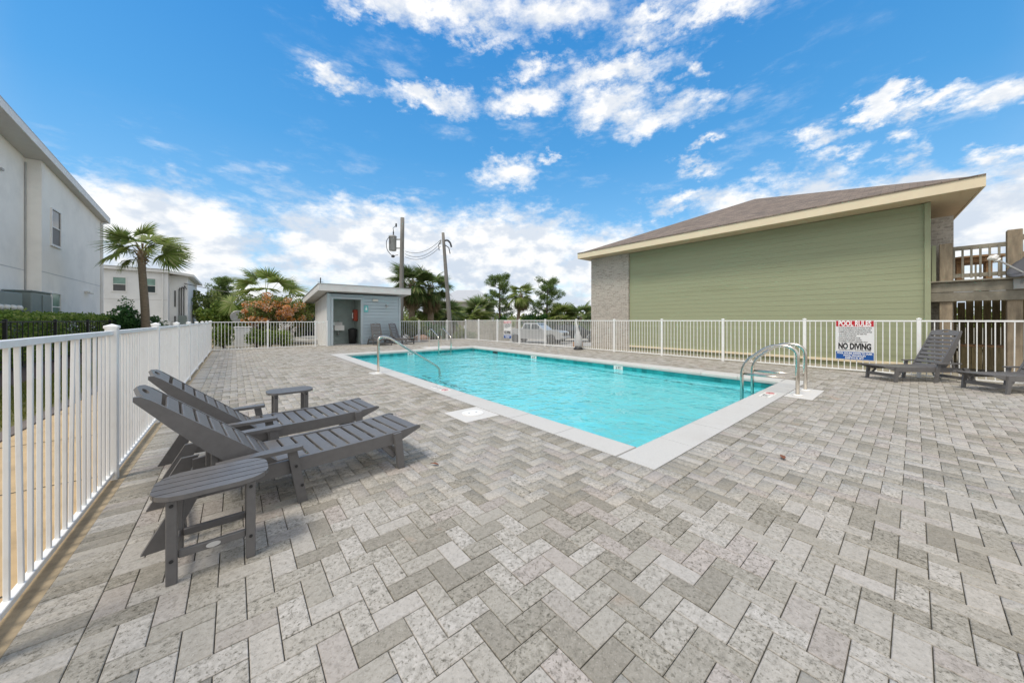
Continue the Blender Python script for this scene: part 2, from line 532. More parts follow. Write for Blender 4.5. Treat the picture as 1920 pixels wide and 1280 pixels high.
MT = dict(
    paver=paver_mat(), brick=brick_mat(), shingle=shingle_mat(), water=water_mat(),
    joint=mat('joint_sand', (.085, .078, .062), .95, var=.35, vscale=30),
    concrete=mat('coping_concrete', (.55, .535, .505), .8, var=.14, vscale=160, bscale=240, bstr=.25, dirt=((.45, .42, .38), 2.2, .35)),
    pad=mat('pad_concrete', (.62, .60, .57), .8, var=.06, vscale=120, bscale=200, bstr=.25),
    plaster=mat('pool_plaster', (.27, .90, .95), .7, var=.06, vscale=1.5),
    tile=mat('teal_tile', (.02, .28, .29), .18, var=.2, vscale=5, obj=.28),
    grout=mat('tile_grout', (.25, .45, .46), .8, var=.05),
    tan=mat('tan_walk', (.50, .36, .20), .85, var=.13, vscale=2.5, bscale=90, bstr=.25, dirt=((.30, .21, .12), 4, .5)),
    kerb=mat('sand_edge', (.36, .285, .185), .95, var=.25, vscale=12, bscale=80, bstr=.4),
    ground=mat('sandy_ground', (.30, .27, .21), .95, var=.2, vscale=.8, bscale=25, bstr=.4),
    asphalt=mat('lot_surface', (.36, .345, .32), .9, var=.12, vscale=.7, bscale=90, bstr=.25),
    path=mat('grey_path', (.17, .14, .12), .9, var=.2, vscale=5, bscale=60),
    mulch=mat('mulch', (.12, .075, .055), .95, var=.5, vscale=40, bscale=50, bstr=.8),
    lawn=mat('lawn_soil', (.13, .12, .035), .95, var=.35, vscale=15, bscale=70, bstr=.8),
    white=mat('white_aluminium', (.86, .86, .85), .38, var=.03, vscale=1.5, dirt=((.55, .50, .42), 6, .25)),
    black=mat('black_iron', (.018, .018, .02), .45, var=.2),
    poly=mat('grey_plastic_lumber', (.138, .132, .130), .42, var=.10, vscale=22, bscale=120, bstr=.14, stretch=(1, 1, 1), obj=.09, coord='obj'),
    bolt=mat('dark_bolt', (.02, .02, .02), .5),
    badge=mat('pale_badge', (.55, .54, .52), .4, var=.03),
    steel=mat('stainless', (.62, .57, .50), .24, 1.0, var=.10, vscale=6),
    rib=mat('white_plastic', (.82, .80, .76), .45, var=.04),
    stucco=mat('white_stucco', (.88, .845, .785), .9, var=.04, vscale=1.2, bscale=60, bstr=.35, dirt=((.52, .51, .49), .5, .35)),
    stuccog=mat('pale_stucco', (.76, .76, .755), .9, var=.04, vscale=1.2, bscale=60, bstr=.35, dirt=((.52, .52, .51), .5, .35)),
    trimw=mat('white_trim', (.74, .73, .71), .55, var=.03, dirt=((.5, .49, .46), 2, .25)),
    soffit=mat('grey_soffit', (.58, .57, .55), .7, var=.04),
    glass=mat('window_glass', (.03, .045, .045), .05, var=.3, vscale=1.2),
    glassg=mat('window_shade_green', (.22, .34, .29), .12, var=.25, vscale=2),
    screen=mat('window_screen', (.09, .09, .09), .5, var=.2, vscale=2),
    roofgrey=mat('metal_roof_edge', (.42, .42, .41), .45, .3, var=.06),
    bluegrey=mat('bluegrey_siding', (.43, .51, .555), .65, var=.05, vscale=2, bscale=45, bstr=.12, stretch=(1, 1, 12), obj=.035),
    bluetrim=mat('bluegrey_trim', (.45, .515, .55), .6, var=.04),
    cabin=mat('cabana_inside', (.36, .42, .39), .75, var=.08),
    green=mat('green_siding', (.315, .338, .212), .7, var=.04, vscale=.7, bscale=30, bstr=.12, stretch=(1, .15, 6), obj=.018, dirt=((.22, .235, .135), .9, .55, (1, .18, 1.6))),
    cream=mat('cream_fascia', (.74, .63, .45), .6, var=.03),
    beige=mat('beige_soffit', (.66, .53, .36), .7, var=.05),
    wood=mat('weathered_wood', (.27, .215, .15), .85, var=.35, vscale=6, bscale=30, bstr=.5, stretch=(2, 2, .35), obj=.13, coord='obj', dirt=((.13, .105, .075), 3, .6)),
    woodg=mat('grey_wood', (.26, .235, .185), .85, var=.3, vscale=5, bscale=30, bstr=.45, obj=.15, coord='obj', dirt=((.14, .12, .085), 2, .6)),
    board=mat('fence_board', (.22, .175, .095), .9, var=.35, vscale=6, bscale=20, bstr=.4, stretch=(3, 3, .4), obj=.3, coord='obj', dirt=((.11, .115, .045), 2, .7)),
    tablewood=mat('orange_wood', (.30, .175, .085), .7, var=.25, vscale=10),
    dish=mat('dish_grey', (.10, .105, .12), .45, var=.06),
    galv=mat('galvanised', (.42, .42, .41), .5, .4, var=.1),
    cab=mat('meter_grey', (.21, .25, .24), .5, .1, var=.05),
    polew=mat('utility_wood', (.20, .19, .175), .9, var=.3, vscale=5, bscale=25, bstr=.5, stretch=(4, 4, .2)),
    wire=mat('cable', (.05, .05, .05), .6),
    trunk=mat('palm_trunk', (.21, .165, .115), .95, var=.3, vscale=8, bscale=14, bstr=.9, stretch=(.7, .7, 3)),
    boot=mat('palm_boot', (.24, .17, .10), .95, var=.4, vscale=10, bscale=20, bstr=.7),
    bark=mat('tree_bark', (.11, .085, .065), .95, var=.35, vscale=6, bscale=14, bstr=.9),
    frond=leafmat('frond_leaf', [(0, (.12, .18, .035)), (.4, (.20, .27, .06)), (.75, (.28, .34, .10)), (1, (.40, .40, .19))], .45),
    frondd=leafmat('frond_dark', [(0, (.085, .14, .045)), (.5, (.155, .22, .07)), (.85, (.24, .29, .11)), (1, (.33, .33, .16))], .45),
    dead=leafmat('frond_dry', [(0, (.16, .11, .06)), (1, (.28, .21, .12))]),
    hedge=leafmat('hedge_leaf', [(0, (.09, .16, .025)), (.5, (.21, .31, .055)), (.85, (.33, .41, .09)), (1, (.48, .50, .19))], .5),
    dkshrub=leafmat('shrub_dark', [(0, (.03, .09, .025)), (.6, (.06, .16, .04)), (1, (.12, .24, .07))], .35),
    ylshrub=leafmat('shrub_bright', [(0, (.06, .11, .015)), (.6, (.13, .20, .03)), (1, (.22, .27, .05))], .25),
    mixed=leafmat('tree_olive', [(0, (.10, .145, .04)), (.5, (.20, .25, .065)), (1, (.32, .34, .12))], .4),
    pine=leafmat('pine_needle', [(0, (.09, .15, .04)), (.6, (.17, .25, .07)), (1, (.27, .34, .11))], .45),
    bloom=leafmat('orange_bloom', [(0, (.62, .22, .03)), (.40, (.75, .36, .09)), (.62, (.75, .52, .33)), (1, (.82, .70, .62))], .4),
    pale=leafmat('white_bloom', [(0, (.55, .53, .50)), (1, (.75, .72, .70))], .2),
    grass=leafmat('grass_blade', [(0, (.07, .10, .012)), (.6, (.15, .17, .025)), (1, (.26, .23, .06))], .3),
    red=mat('sign_red', (.50, .012, .022), .4, var=.03), blue=mat('sign_blue', (.008, .085, .33), .4, var=.03),
    signw=mat('sign_white', (.76, .76, .76), .4, var=.02), ink=mat('ink_black', (.015, .015, .017), .5), inkw=mat('ink_white', (.85, .85, .85), .5, var=.01),
    teal=mat('sign_teal', (.16, .50, .50), .4, var=.04),
    redbox=mat('phone_red', (.36, .05, .02), .4, var=.08),
    silver=mat('silver_paint', (.52, .53, .54), .28, .55, var=.03), navy=mat('dark_paint', (.022, .024, .032), .2, .3, var=.05),
    rubber=mat('tyre', (.022, .022, .022), .85), carglass=mat('car_glass', (.03, .04, .05), .04, var=.2),
    lamp=mat('lamp_lens', (.7, .68, .62), .2, var=.05),
    cover=mat('lift_cover', (.50, .50, .50), .7, var=.1, vscale=6, bscale=9, bstr=.5),
    terra=mat('terracotta', (.42, .25, .16), .8, var=.1),
    leafb=mat('dry_leaf', (.20, .075, .035), .7, var=.35, vscale=60),
    roofw=mat('white_metal_roof', (.50, .505, .515), .45, .1, var=.04), farwall=mat('far_wall', (.42, .40, .37), .85, var=.06),
)
MT['bolt'].name = 'bolt'

# ================================================================== SETTING
PX0, PX1, PY0, PY1 = 3.06, 8.64, 1.755, 13.3          # pool, inner edge of the coping
CW = .37                                             # coping width
FL, FR, FB, FB2 = -.745, 11.55, 18.1, 18.7           # fence lines: left, right, back (two runs)


def gz(x, y):
    """ground outside the deck: flat near it, falling to the car park beyond the far fence"""
    t = min(1, max(0, (y - 20.5) / 5.0))
    s = min(1, max(0, (x - 2.0) / 6.0))
    t2 = min(1, max(0, (x - 12.2) / 3.0)) * min(1, max(0, (y - 10.2) / 3.0))
    k = max(t * s, t2); k = k * k * (3 - 2 * k)
    return -.045 - .85 * k


def ground():
    xs = sorted(set([-500, -200, -80, -40, -20, -12, -8, -5, -3, -1.6, -.6, PX0 - .2, PX1 + .2, 11.4] + [12 + .5 * i for i in range(8)] + [18, 22, 30, 45, 70, 120, 250, 500] + [2 + i for i in range(7) if 2 + i < 3 or 2 + i == 6 or 2 + i == 5]))
    ys = sorted(set([-300, -80, -20, -6, -2, PY0 - .2, 6, 10.2, 10.8, 11.4, 12, 12.6, PY1 + .2, 15.5, 18] + [20.5 + .7 * i for i in range(9)] + [30, 40, 60, 100, 200, 500, 900]))
    v, f = [], []
    for y in ys:
        for x in xs: v.append((x, y, gz(x, y)))
    nx = len(xs)
    for j in range(len(ys) - 1):
        for i in range(nx - 1):
            cx, cy = (xs[i] + xs[i+1]) / 2, (ys[j] + ys[j+1]) / 2
            if PX0 - .2 < cx < PX1 + .2 and PY0 - .2 < cy < PY1 + .2: continue      # the pool is dug here
            f.append((j*nx+i, j*nx+i+1, (j+1)*nx+i+1, (j+1)*nx+i))
    return struct('ground', MB().add(v, f), MT['ground'])


ground()
struct('sidewalk', MB().box(-1.86, FL - .05, -3, 40, -.10, -.012), MT['tan'])
mb = MB()
for y in np.arange(-2, 40, 1.55): mb.box(-1.86, FL - .05, y, y + .012, -.02, -.0085)
tag(link('sidewalk_joints', mb.mesh('sidewalk_joints', MT['joint'])), kind='structure')
struct('path', MB().box(-2.05, -1.9, -3, 40, -.10, -.02), MT['path'])
struct('lawn', MB().box(-3.3, -2.05, -3, 40, -.10, -.018), MT['lawn'])
struct('planting_bed', MB().box(-6.3, -3.3, -3, 30, -.10, -.022), MT['mulch'])
# car park beyond the far fence, built on the lower ground
mb = MB()
mb.add([(7, 26.0, -.885), (60, 26.0, -.885), (60, 48, -.885), (7, 48, -.885)], [(0, 1, 2, 3)])
mb.add([(16.2, 13.8, -.885), (60, 13.8, -.885), (60, 26.0, -.885), (16.2, 26.0, -.885)], [(0, 1, 2, 3)])
struct('car_park', mb, MT['asphalt'])


# ---- pool shell: basin, bench, waterline tiles, coping stones, water
pool = thing('swimming_pool', None, None, (PX0, PY0, 0)); tag(pool, kind='structure')
mb = MB()
zb, zt = -1.12, -.085
c0 = [(PX0, PY0), (PX1, PY0), (PX1, PY1), (PX0, PY1)]
o = .03
c1 = [(PX0 - o, PY0 - o), (PX1 + o, PY0 - o), (PX1 + o, PY1 + o), (PX0 - o, PY1 + o)]
v = [(x, y, zb) for x, y in c1] + [(x, y, zt) for x, y in c1]
mb.add(v, [(0, 1, 2, 3)] + [((i+1) % 4, i, i + 4, (i+1) % 4 + 4) for i in range(4)])
part('basin', mb, MT['plaster'], pool)
mb = MB().box(PX1 - .42, PX1 + .02, PY0 - .02, PY1 + .02, zb + .01, -.46)
part('bench', mb, MT['plaster'], pool)
mb = MB()
for k in range(3):                                   # entry steps by the left handrail
    mb.box(PX0 - .02, PX0 + .34 * (3 - k), 6.6 - .0, 8.9, zb + .012 + .24 * k, zb + .012 + .24 * (k + 1))
part('step', mb, MT['plaster'], pool)
mb = MB()
for k in range(3):
    mb.box(PX0 + .34 * (3 - k) - .05, PX0 + .34 * (3 - k) + .004, 6.6, 8.9, zb + .012 + .24 * (k + 1), zb + .02 + .24 * (k + 1))
mb.box(PX1 - .424, PX1 - .36, PY0, PY1, -.468, -.452)
part('step_edge', mb, MT['tile'], pool)
tile = MB().cbox((0, 0, 0), (.0745, .006, .0745), None, .002).mesh('waterline_tile', MT['tile'])
mb = MB()
for zc in (-.163,):
    for i in range(37):
        x = PX0 + .02 + (i + .5) * .1505
        inst('waterline_tile', tile, pool, (x, PY1 + .018, zc))
    for i in range(76):
        y = PY0 + .04 + (i + .5) * .1512
        inst('waterline_tile', tile, pool, (PX1 + .018, y, zc), (0, 0, R(90)))
    for i in range(76):
        y = PY0 + .04 + (i + .5) * .1512
        inst('waterline_tile', tile, pool, (PX0 - .018, y, zc), (0, 0, R(90)))
    for i in range(37):
        x = PX0 + .02 + (i + .5) * .1505
        inst('waterline_tile', tile, pool, (x, PY0 - .018, zc))
g = .022
mb.box(PX0 - g, PX1 + g, PY1 + .019, PY1 + .026, -.245, -.088)
mb.box(PX1 + .019, PX1 + .026, PY0 - g, PY1 + g, -.245, -.088)
mb.box(PX0 - .026, PX0 - .019, PY0 - g, PY1 + g, -.245, -.088)
mb.box(PX0 - g, PX1 + g, PY0 - .026, PY0 - .019, -.245, -.088)
part('grout', mb, MT['grout'], pool)


def coping_stone(x0, x1, y0, y1, side):
    """slab with a rounded nose on its pool side (side = outward normal towards the water)"""
    gp = .003
    x0 += gp; x1 -= gp; y0 += gp; y1 -= gp
    b = MB()
    top, bot = .004 + random.uniform(-.001, .001), -.088
    prof = [(0, bot), (0, top), (CW - .03, top), (CW - .012, top - .006), (CW - .002, top - .02), (CW + .006, top - .045), (CW + .002, bot + .008), (CW - .01, bot)]
    if side == (1, 0): b.prism([(x0 + q, y0, z) for q, z in prof], (0, y1 - y0, 0))
    if side == (-1, 0): b.prism([(x1 - q, y0, z) for q, z in prof], (0, y1 - y0, 0))
    if side == (0, 1): b.prism([(x0, y0 + q, z) for q, z in prof], (x1 - x0, 0, 0))
    if side == (0, -1): b.prism([(x0, y1 - q, z) for q, z in prof], (x1 - x0, 0, 0))
    part('coping_stone', b, MT['concrete'], pool)


for side in ('W', 'E'):
    ys = list(np.linspace(PY0, PY1, 16))
    for a, b_ in zip(ys[:-1], ys[1:]):
        if side == 'W': coping_stone(PX0 - CW, PX0, a, b_, (1, 0))
        else: coping_stone(PX1, PX1 + CW, a, b_, (-1, 0))
for side in ('S', 'N'):
    xs = [PX0 - CW] + list(np.linspace(PX0 + .42, PX1 - .42, 7)) + [PX1 + CW]
    for a, b_ in zip(xs[:-1], xs[1:]):
        if side == 'S': coping_stone(a, b_, PY0 - CW, PY0, (0, 1))
        else: coping_stone(a, b_, PY1, PY1 + CW, (0, -1))
struct('water', MB().add([(PX0 - .012, PY0 - .012, -.19), (PX1 + .012, PY0 - .012, -.19), (PX1 + .012, PY1 + .012, -.19), (PX0 - .012, PY1 + .012, -.19)], [(0, 1, 2, 3)]), MT['water'])


def depth_mark(s, loc, rot, w=.20, h=.15, parts=pool, flat=False):
    p = link('depth_marker', MB().cbox((0, 0, 0), (w / 2, h / 2, .004), None, .002).mesh('depth_marker', MT['rib']), parts, Vector(loc) - worg(parts), rot)
    text('numeral', s, h * .78, MT['ink'], p, (0, -.005, .0045), (0, 0, 0), .002, .9)
    return p


part('skimmer_mouth', MB().cbox((PX1 + .012, 11.55, -.155), (.008, .17, .055), None, .003), MT['bolt'], pool)
for y in (9.15, 5.55):
    depth_mark('3 FT', (PX1 + .012, y, -.155), (R(90), 0, R(-90)), .30, .135)
depth_mark('4 FT', (5.62, PY1 + .012, -.155), (R(90), 0, 0), .30, .135)
m_ = depth_mark('3 FT', (6.72, PY0 - .19, .0075), (0, 0, 0), .20, .16)
m_ = depth_mark('3 FT', (PX0 - .19, 5.62, .0075), (0, 0, R(-90)), .20, .16)


def no_dive(loc, rot):
    p = link('no_diving_marker', MB().cbox((0, 0, 0), (.085, .08, .004), None, .002).mesh('no_diving_marker', MT['rib']), pool, Vector(loc) - worg(pool), rot)
    b = MB()
    b.tube([(.055 * math.cos(a), .055 * math.sin(a), .005) for a in np.linspace(0, 2 * PI, 25)], .006, 4, False)
    b.beam((-.038, .038, .006), (.038, -.038, .006), .01, .004)
    part('prohibition_ring', b, MT['red'], p, local=True)
    b = MB().beam((-.03, .02, .005), (.01, -.005, .005), .014, .003).beam((.012, -.008, .005), (.034, -.022, .005), .008, .003).lathe([(.009, 0), (.009, .006)], (.02, .012, 0), 10)
    part('diver', b, MT['ink'], p, local=True)


no_dive((6.98, PY0 - .19, .0075), (0, 0, 0))
no_dive((PX0 - .19, 5.32, .0075), (0, 0, R(-90)))

# ---- deck of pavers: 90 degree herringbone, a soldier course round the pool and along the left fence
deck = thing('pool_deck', None, None); tag(deck, kind='structure')
DX0, DX1, DY0, DY1 = -.6695, FR + .12, -2.6, FB2 + .1
x0, x1, y0, y1 = PX0 - CW, PX1 + CW, PY0 - CW, PY1 + CW
mb = MB()
for (a, b_, c_, d_) in ((DX0 - .06, x0 + .03, DY0, DY1), (x1 - .03, DX1, DY0, DY1), (x0 + .03, x1 - .03, DY0, y0 + .03), (x0 + .03, x1 - .03, y1 - .03, DY1)):
    mb.add([(a, c_, -.011), (b_, c_, -.011), (b_, d_, -.011), (a, d_, -.011)], [(0, 1, 2, 3)])
part('joint_sand', mb, MT['joint'], deck)
part('edge_strip', MB().box(FL - .05, DX0, DY0, FB + .2, -.05, -.004), MT['kerb'], deck)
PADS = [(2.17, x0, 3.50, 4.05), (2.45, x0, 7.93, 8.32), (6.95, 8.05, 1.02, y0), (6.55, 7.95, y1, 14.55)]
pad_ = []
for (a, b_, c_, d_) in PADS:
    part('concrete_pad', MB().cbox(((a + b_) / 2, (c_ + d_) / 2, -.035), ((b_ - a) / 2 - .003, (d_ - c_) / 2 - .003, .037), None, .004), MT['pad'], deck)
S = .1015
SW = 2 * S                                                # soldier course width
CAB = (3.42, 7.04, FB - .02, 22)


def sub(r, h):
    """rectangle r minus rectangle h"""
    a0, a1, b0, b1 = r; c0_, c1_, d0, d1 = h
    if a1 <= c0_ or a0 >= c1_ or b1 <= d0 or b0 >= d1: return [r]
    out_ = []
    if a0 < c0_: out_.append((a0, c0_, b0, b1))
    if a1 > c1_: out_.append((c1_, a1, b0, b1))
    m0, m1 = max(a0, c0_), min(a1, c1_)
    if b0 < d0: out_.append((m0, m1, b0, d0))
    if b1 > d1: out_.append((m0, m1, d1, b1))
    return out_


rects = []


def lay(r, holes):
    rs = [r]
    for h in holes: rs = [q for p in rs for q in sub(p, h)]
    for q in rs:
        if q[1] - q[0] > .018 and q[3] - q[2] > .018: rects.append(q)


inner_pool = (x0 - SW, x1 + SW, y0 - SW, y1 + SW)
HOLES = [inner_pool, CAB] + PADS
F0 = DX0 + SW
bounds = [(-9, F0, -9, 99), (DX1, 99, -9, 99), (-9, 99, -9, DY0), (-9, 99, DY1, 99)]
for i in range(int((DX0 - 1.056) / S) - 3, int((DX1 - 1.056) / S) + 3):
    for j in range(int((DY0 - .058) / S) - 3, int((DY1 - .058) / S) + 3):
        k = (i - j) % 4
        X, Y = 1.056 + i * S, .058 + j * S
        if k == 1: lay((X, X + 2 * S, Y, Y + S), HOLES + bounds)
        elif k == 0: lay((X, X + S, Y, Y + 2 * S), HOLES + bounds)
y = DY0
while y < FB: lay((DX0, F0, y, y + S), []); y += S
y = y0 - SW
while y < y1 + SW:                                         # soldiers beside the long sides
    lay((x0 - SW, x0, y, y + S), PADS); lay((x1, x1 + SW, y, y + S), PADS); y += S
x = x0
while x < x1:
    lay((x, min(x + S, x1), y0 - SW, y0), PADS); lay((x, min(x + S, x1), y1, y1 + SW), PADS); x += S
rects = [q for q in rects]


def paver_geo(q, z, tx, ty):
    gp, ch, dz = .0018, .0026, .0026
    a0, a1, b0, b1 = q[0] + gp, q[1] - gp, q[2] + gp, q[3] - gp
    ch = min(ch, (a1 - a0) * .3, (b1 - b0) * .3)
    cx, cy = (a0 + a1) / 2, (b0 + b1) / 2
    Z = lambda X, Y, h: z + h + (X - cx) * tx + (Y - cy) * ty
    o_ = [(a0, b0), (a1, b0), (a1, b1), (a0, b1)]
    i_ = [(a0 + ch, b0 + ch), (a1 - ch, b0 + ch), (a1 - ch, b1 - ch), (a0 + ch, b1 - ch)]
    v_ = [(X, Y, z - .06) for X, Y in o_] + [(X, Y, Z(X, Y, -dz)) for X, Y in o_] + [(X, Y, Z(X, Y, 0)) for X, Y in i_]
    f_ = [(8, 9, 10, 11)] + [(i, (i+1) % 4, (i+1) % 4 + 4, i + 4) for i in range(4)] + [(i + 4, (i+1) % 4 + 4, (i+1) % 4 + 8, i + 8) for i in range(4)]
    return v_, f_


def shown(q):
    """rough share of the picture a paver takes"""
    X, Y = (q[0] + q[1]) / 2, (q[2] + q[3]) / 2
    s_, c_ = math.sin(YAW), math.cos(YAW)
    d_ = X * s_ + Y * c_; r_ = X * c_ - Y * s_
    if d_ < .3: return 0
    u_, v_ = 960 + FPX * r_ / d_, 600 + FPX * EYE / d_
    if not (-30 < u_ < 1950 and v_ < 1310): return 0
    return (q[1] - q[0]) * (q[3] - q[2]) / d_ ** 3


order = sorted(range(len(rects)), key=lambda i: -shown(rects[i]))
single = set(order[:300])
V_, F_, n_ = [], [], 0
protos = {}
for i in order:
    q = rects[i]
    z = random.uniform(-.0016, .0016); tx, ty = random.uniform(-.006, .006), random.uniform(-.006, .006)
    if i in single:
        w, h = round(q[1] - q[0], 4), round(q[3] - q[2], 4)
        key = (w, h, random.randrange(3))
        if key not in protos:
            vv, ff = paver_geo((-w/2, w/2, -h/2, h/2), 0, tx, ty)
            protos[key] = MB().add(vv, ff).mesh('paver', MT['paver'])
        link('paver', protos[key], deck, ((q[0] + q[1]) / 2, (q[2] + q[3]) / 2, z))
    else:
        vv, ff = paver_geo(q, z, tx, ty)
        V_ += vv; F_ += [tuple(a + n_ for a in t) for t in ff]; n_ += len(vv)
rest = link('pavers', np_mesh('pavers', V_, F_, MT['paver']), deck)
rest['kind'] = 'stuff'

# ================================================================== FENCES
def fence(name, label, p0, p1, top, post_at, group, pw=.066, gap=.1065, thick=.0165, m='white', bend={}, z0=0.0, skip=()):
    """welded picket fence from p0 to p1: posts with caps, two rails, pickets"""
    p0, p1 = Vector(p0), Vector(p1); d = (p1 - p0); Ln = d.length; d.normalize()
    ang = math.atan2(d.y, d.x)
    t = thing(name, label, 'fence', (p0.x, p0.y, z0), 0, group)
    mt = MT[m]
    pm = MB().cbox((0, 0, (top + .012) / 2), (pw / 2, pw / 2, (top + .012) / 2 + .02), None, .004)
    cm = MB().cbox((0, 0, 0), (pw / 2 + .006, pw / 2 + .006, .012), None, .004).add([(sx * (pw/2 - .002), sy * (pw/2 - .002), .012) for sx, sy in ((-1,-1),(1,-1),(1,1),(-1,1))] + [(0, 0, .026)], [(0,1,4),(1,2,4),(2,3,4),(3,0,4)])
    pm = pm.mesh('post', mt); cm = cm.mesh('post_cap', mt)
    for s_ in post_at:
        q = p0 + d * s_
        po = inst('post', pm, t, (q.x, q.y, z0), (0, 0, ang))
        link('post_cap', cm, po, (0, 0, top + .03))
    ps = sorted(post_at)
    for zr, hh, ww in ((top - .016, .034, .032), (.045, .030, .032)):
        for a, b in zip(ps[:-1], ps[1:]):
            A, B = p0 + d * (a + pw / 2 - .004), p0 + d * (b - pw / 2 + .004)
            part('rail', MB().beam((A.x, A.y, z0 + zr), (B.x, B.y, z0 + zr), ww, hh, (0, 0, 1), .003), mt, t)
    pk = MB().cbox((0, 0, 0), (thick / 2, thick / 2, (top - .09) / 2), None, .002).mesh('picket', mt)
    zc = (top - .033 + .06) / 2
    for a, b in zip(ps[:-1], ps[1:]):
        n = max(1, round((b - a) / gap)); st = (b - a) / n
        for k in range(1, n):
            s_ = a + k * st
            q = p0 + d * s_
            e = bend.get(round(s_ / gap), 0)
            tilt = R(e) + random.gauss(0, R(.12))
            inst('picket', pk, t, (q.x + random.gauss(0, .0015), q.y, z0 + zc), Euler((tilt if abs(d.y) > .5 else 0, 0 if abs(d.y) > .5 else tilt, ang if abs(d.y) < .5 else 0)))
    return t


def posts(first, last, step, extra=()):
    out = [0.0]; s_ = first
    while s_ < last - .3: out.append(s_); s_ += step
    return out + [last] + list(extra)


GF = 'white picket fence runs round the pool deck'
yl = -1.65
fence('pool_fence', 'long white picket fence along the left edge of the paver deck behind the loungers', (FL, yl, 0), (FL, FB, 0), 1.165,
      posts(4.046 - 1.9 * 2 - yl, FB - yl, 1.9), GF, bend={40: 1.8, 46: -2.2, 47: 1.6, 43: .5})
fence('pool_fence', 'short white picket fence between the left corner and the grey pool house', (FL, FB, 0), (3.42, FB, 0), 1.18,
      [0, 1.86, 3.68, 4.165], GF)
fence('pool_fence', 'white picket fence at the far end, right of the grey pool house', (7.05, FB2 - .05, 0), (FR, FB2 - .05, 0), 1.20, [0, 1.3, 3.15, 4.5], GF)
fence('pool_fence', 'white picket fence in front of the green building, carrying the pool rules signs', (FR, -1.97, 0), (FR, FB2 - .05, 0), 1.245,
      posts(1.91, FB2 - .05 + 1.97, 1.91), GF, gap=.1062)
fence('iron_fence', 'black iron picket fence in front of the clipped hedge', (-4.2, 8.0, 0), (-4.2, 26.6, 0), 1.22, posts(2.9, 18.6, 2.9), None, .06, .29, .016, 'black')
fence('white_fence', 'white picket fence continuing past the end of the black iron fence', (-4.2, 26.75, 0), (-4.2, 42, 0), 1.20, posts(2.4, 15.25, 2.4), None, .12, .15, .03)

# ================================================================== LEFT HOUSE (white stucco, mono-pitch roof)
H1 = thing('stucco_house', 'tall white stucco house with a sloping roof edge at the left border', 'house', (-6, 20, 0))
ex, ey = -5.71, 30.66
sl = -.0878
rz = lambda y: 7.30 + (y - ey) * sl                         # roof top along the eave
su = lambda y: rz(y) - .36                                  # soffit
mb = MB().prism([(-6, 22.52, -.1), (-6, 30.37, -.1), (-6, 30.37, su(30.37) + .02), (-6, 22.52, su(22.52) + .02)], (-9, 0, 0))
part('wall', mb, MT['stucco'], H1)
mb = MB().prism([(-6.40, 8.0, -.1), (-6.40, 22.515, -.1), (-6.40, 22.515, su(22.515) + .02), (-6.40, 8.0, su(8) + .02)], (-8.6, 0, 0))
part('wall', mb, MT['stucco'], H1)
mb = MB().prism([(ex, 7.5, rz(7.5)), (ex, ey, rz(ey)), (ex, ey, rz(ey) - .05), (ex, 7.5, rz(7.5) - .05)], (-10, 0, 0))
part('roof', mb, MT['roofgrey'], H1)
mb = MB().prism([(ex + .0, 7.5, rz(7.5) - .055), (ex + .0, ey, rz(ey) - .055), (ex + .0, ey, rz(ey) - .33), (ex + .0, 7.5, rz(7.5) - .33)], (-.03, 0, 0))
mb.prism([(ex - .035, ey, rz(ey) - .055), (ex - 9.9, ey, rz(ey) - .055), (ex - 9.9, ey, rz(ey) - .33), (ex - .035, ey, rz(ey) - .33)], (0, -.03, 0))
part('fascia', mb, MT['trimw'], H1)
mb = MB().prism([(ex - .035, 7.5, su(7.5) + .03), (ex - .035, ey - .035, su(ey) + .03), (ex - .035, ey - .035, su(ey) + .06), (ex - .035, 7.5, su(7.5) + .06)], (-9.8, 0, 0))
part('soffit', mb, MT['soffit'], H1)
part('control_joint', MB().box(-6.002, -5.994, 22.52, 30.37, 3.20, 3.235).box(-6.402, -6.394, 8, 22.51, 3.20, 3.235), MT['soffit'], H1)
part('downspout', MB().cbox((-5.95, 30.26, 3.5), (.045, .05, 3.4), None, .01).beam((-5.95, 30.26, 6.85), (-5.76, 30.5, 7.0), .08, .08), MT['trimw'], H1)
part('downspout', MB().cbox((-6.375, 22.48, 3.8), (.02, .025, 3.7), None, .006), MT['galv'], H1)


def window(root, X, ya, yb, za, zb_, ax='x', top='glass', low='screen', s=1, fr='trimw'):
    """sash window standing in a wall face; ax = wall normal axis; s = outward direction"""
    def bx(a, b, c, d, n0, n1):
        n0, n1 = sorted((X + s * n0, X + s * n1))
        return MB().box(n0, n1, a, b, c, d) if ax == 'x' else MB().box(a, b, n0, n1, c, d)
    w = .055
    f = MB()
    for q in ((ya, yb, za, za + w), (ya, yb, zb_ - w, zb_), (ya, ya + w, za + w, zb_ - w), (yb - w, yb, za + w, zb_ - w)):
        b = bx(*q, .001, .045); f.add(b.v, b.f)
    zm = (za + zb_) / 2
    b = bx(ya + w, yb - w, zm - .025, zm + .025, .001, .035); f.add(b.v, b.f)
    o = part('window', f, MT[fr], root)
    part('pane', bx(ya + w, yb - w, zm + .025, zb_ - w, .001, .012), MT[top], o)
    part('pane', bx(ya + w, yb - w, za + w, zm - .025, .001, .010), MT[low], o)
    b = bx(ya - .04, yb + .04, za - .04, za - .002, .001, .06)
    part('sill', b, MT[fr], o)
    return o


window(H1, -6, 23.35, 24.36, 4.44, 6.03, top='glass', low='screen')
window(H1, -6, 23.35, 24.36, 1.20, 2.44, top='glassg', low='glassg')
lt = part('wall_light', MB().cbox((-5.92, 27.6, 2.72), (.075, .10, .05), None, .02).beam((-5.9, 27.75, 2.70), (-5.86, 28.1, 2.66), .10, .06), MT['lamp'], H1)
part('wall_vent', MB().cbox((-6.36, 20.7, 6.6), (.035, .07, .05), None, .015), MT['galv'], H1)
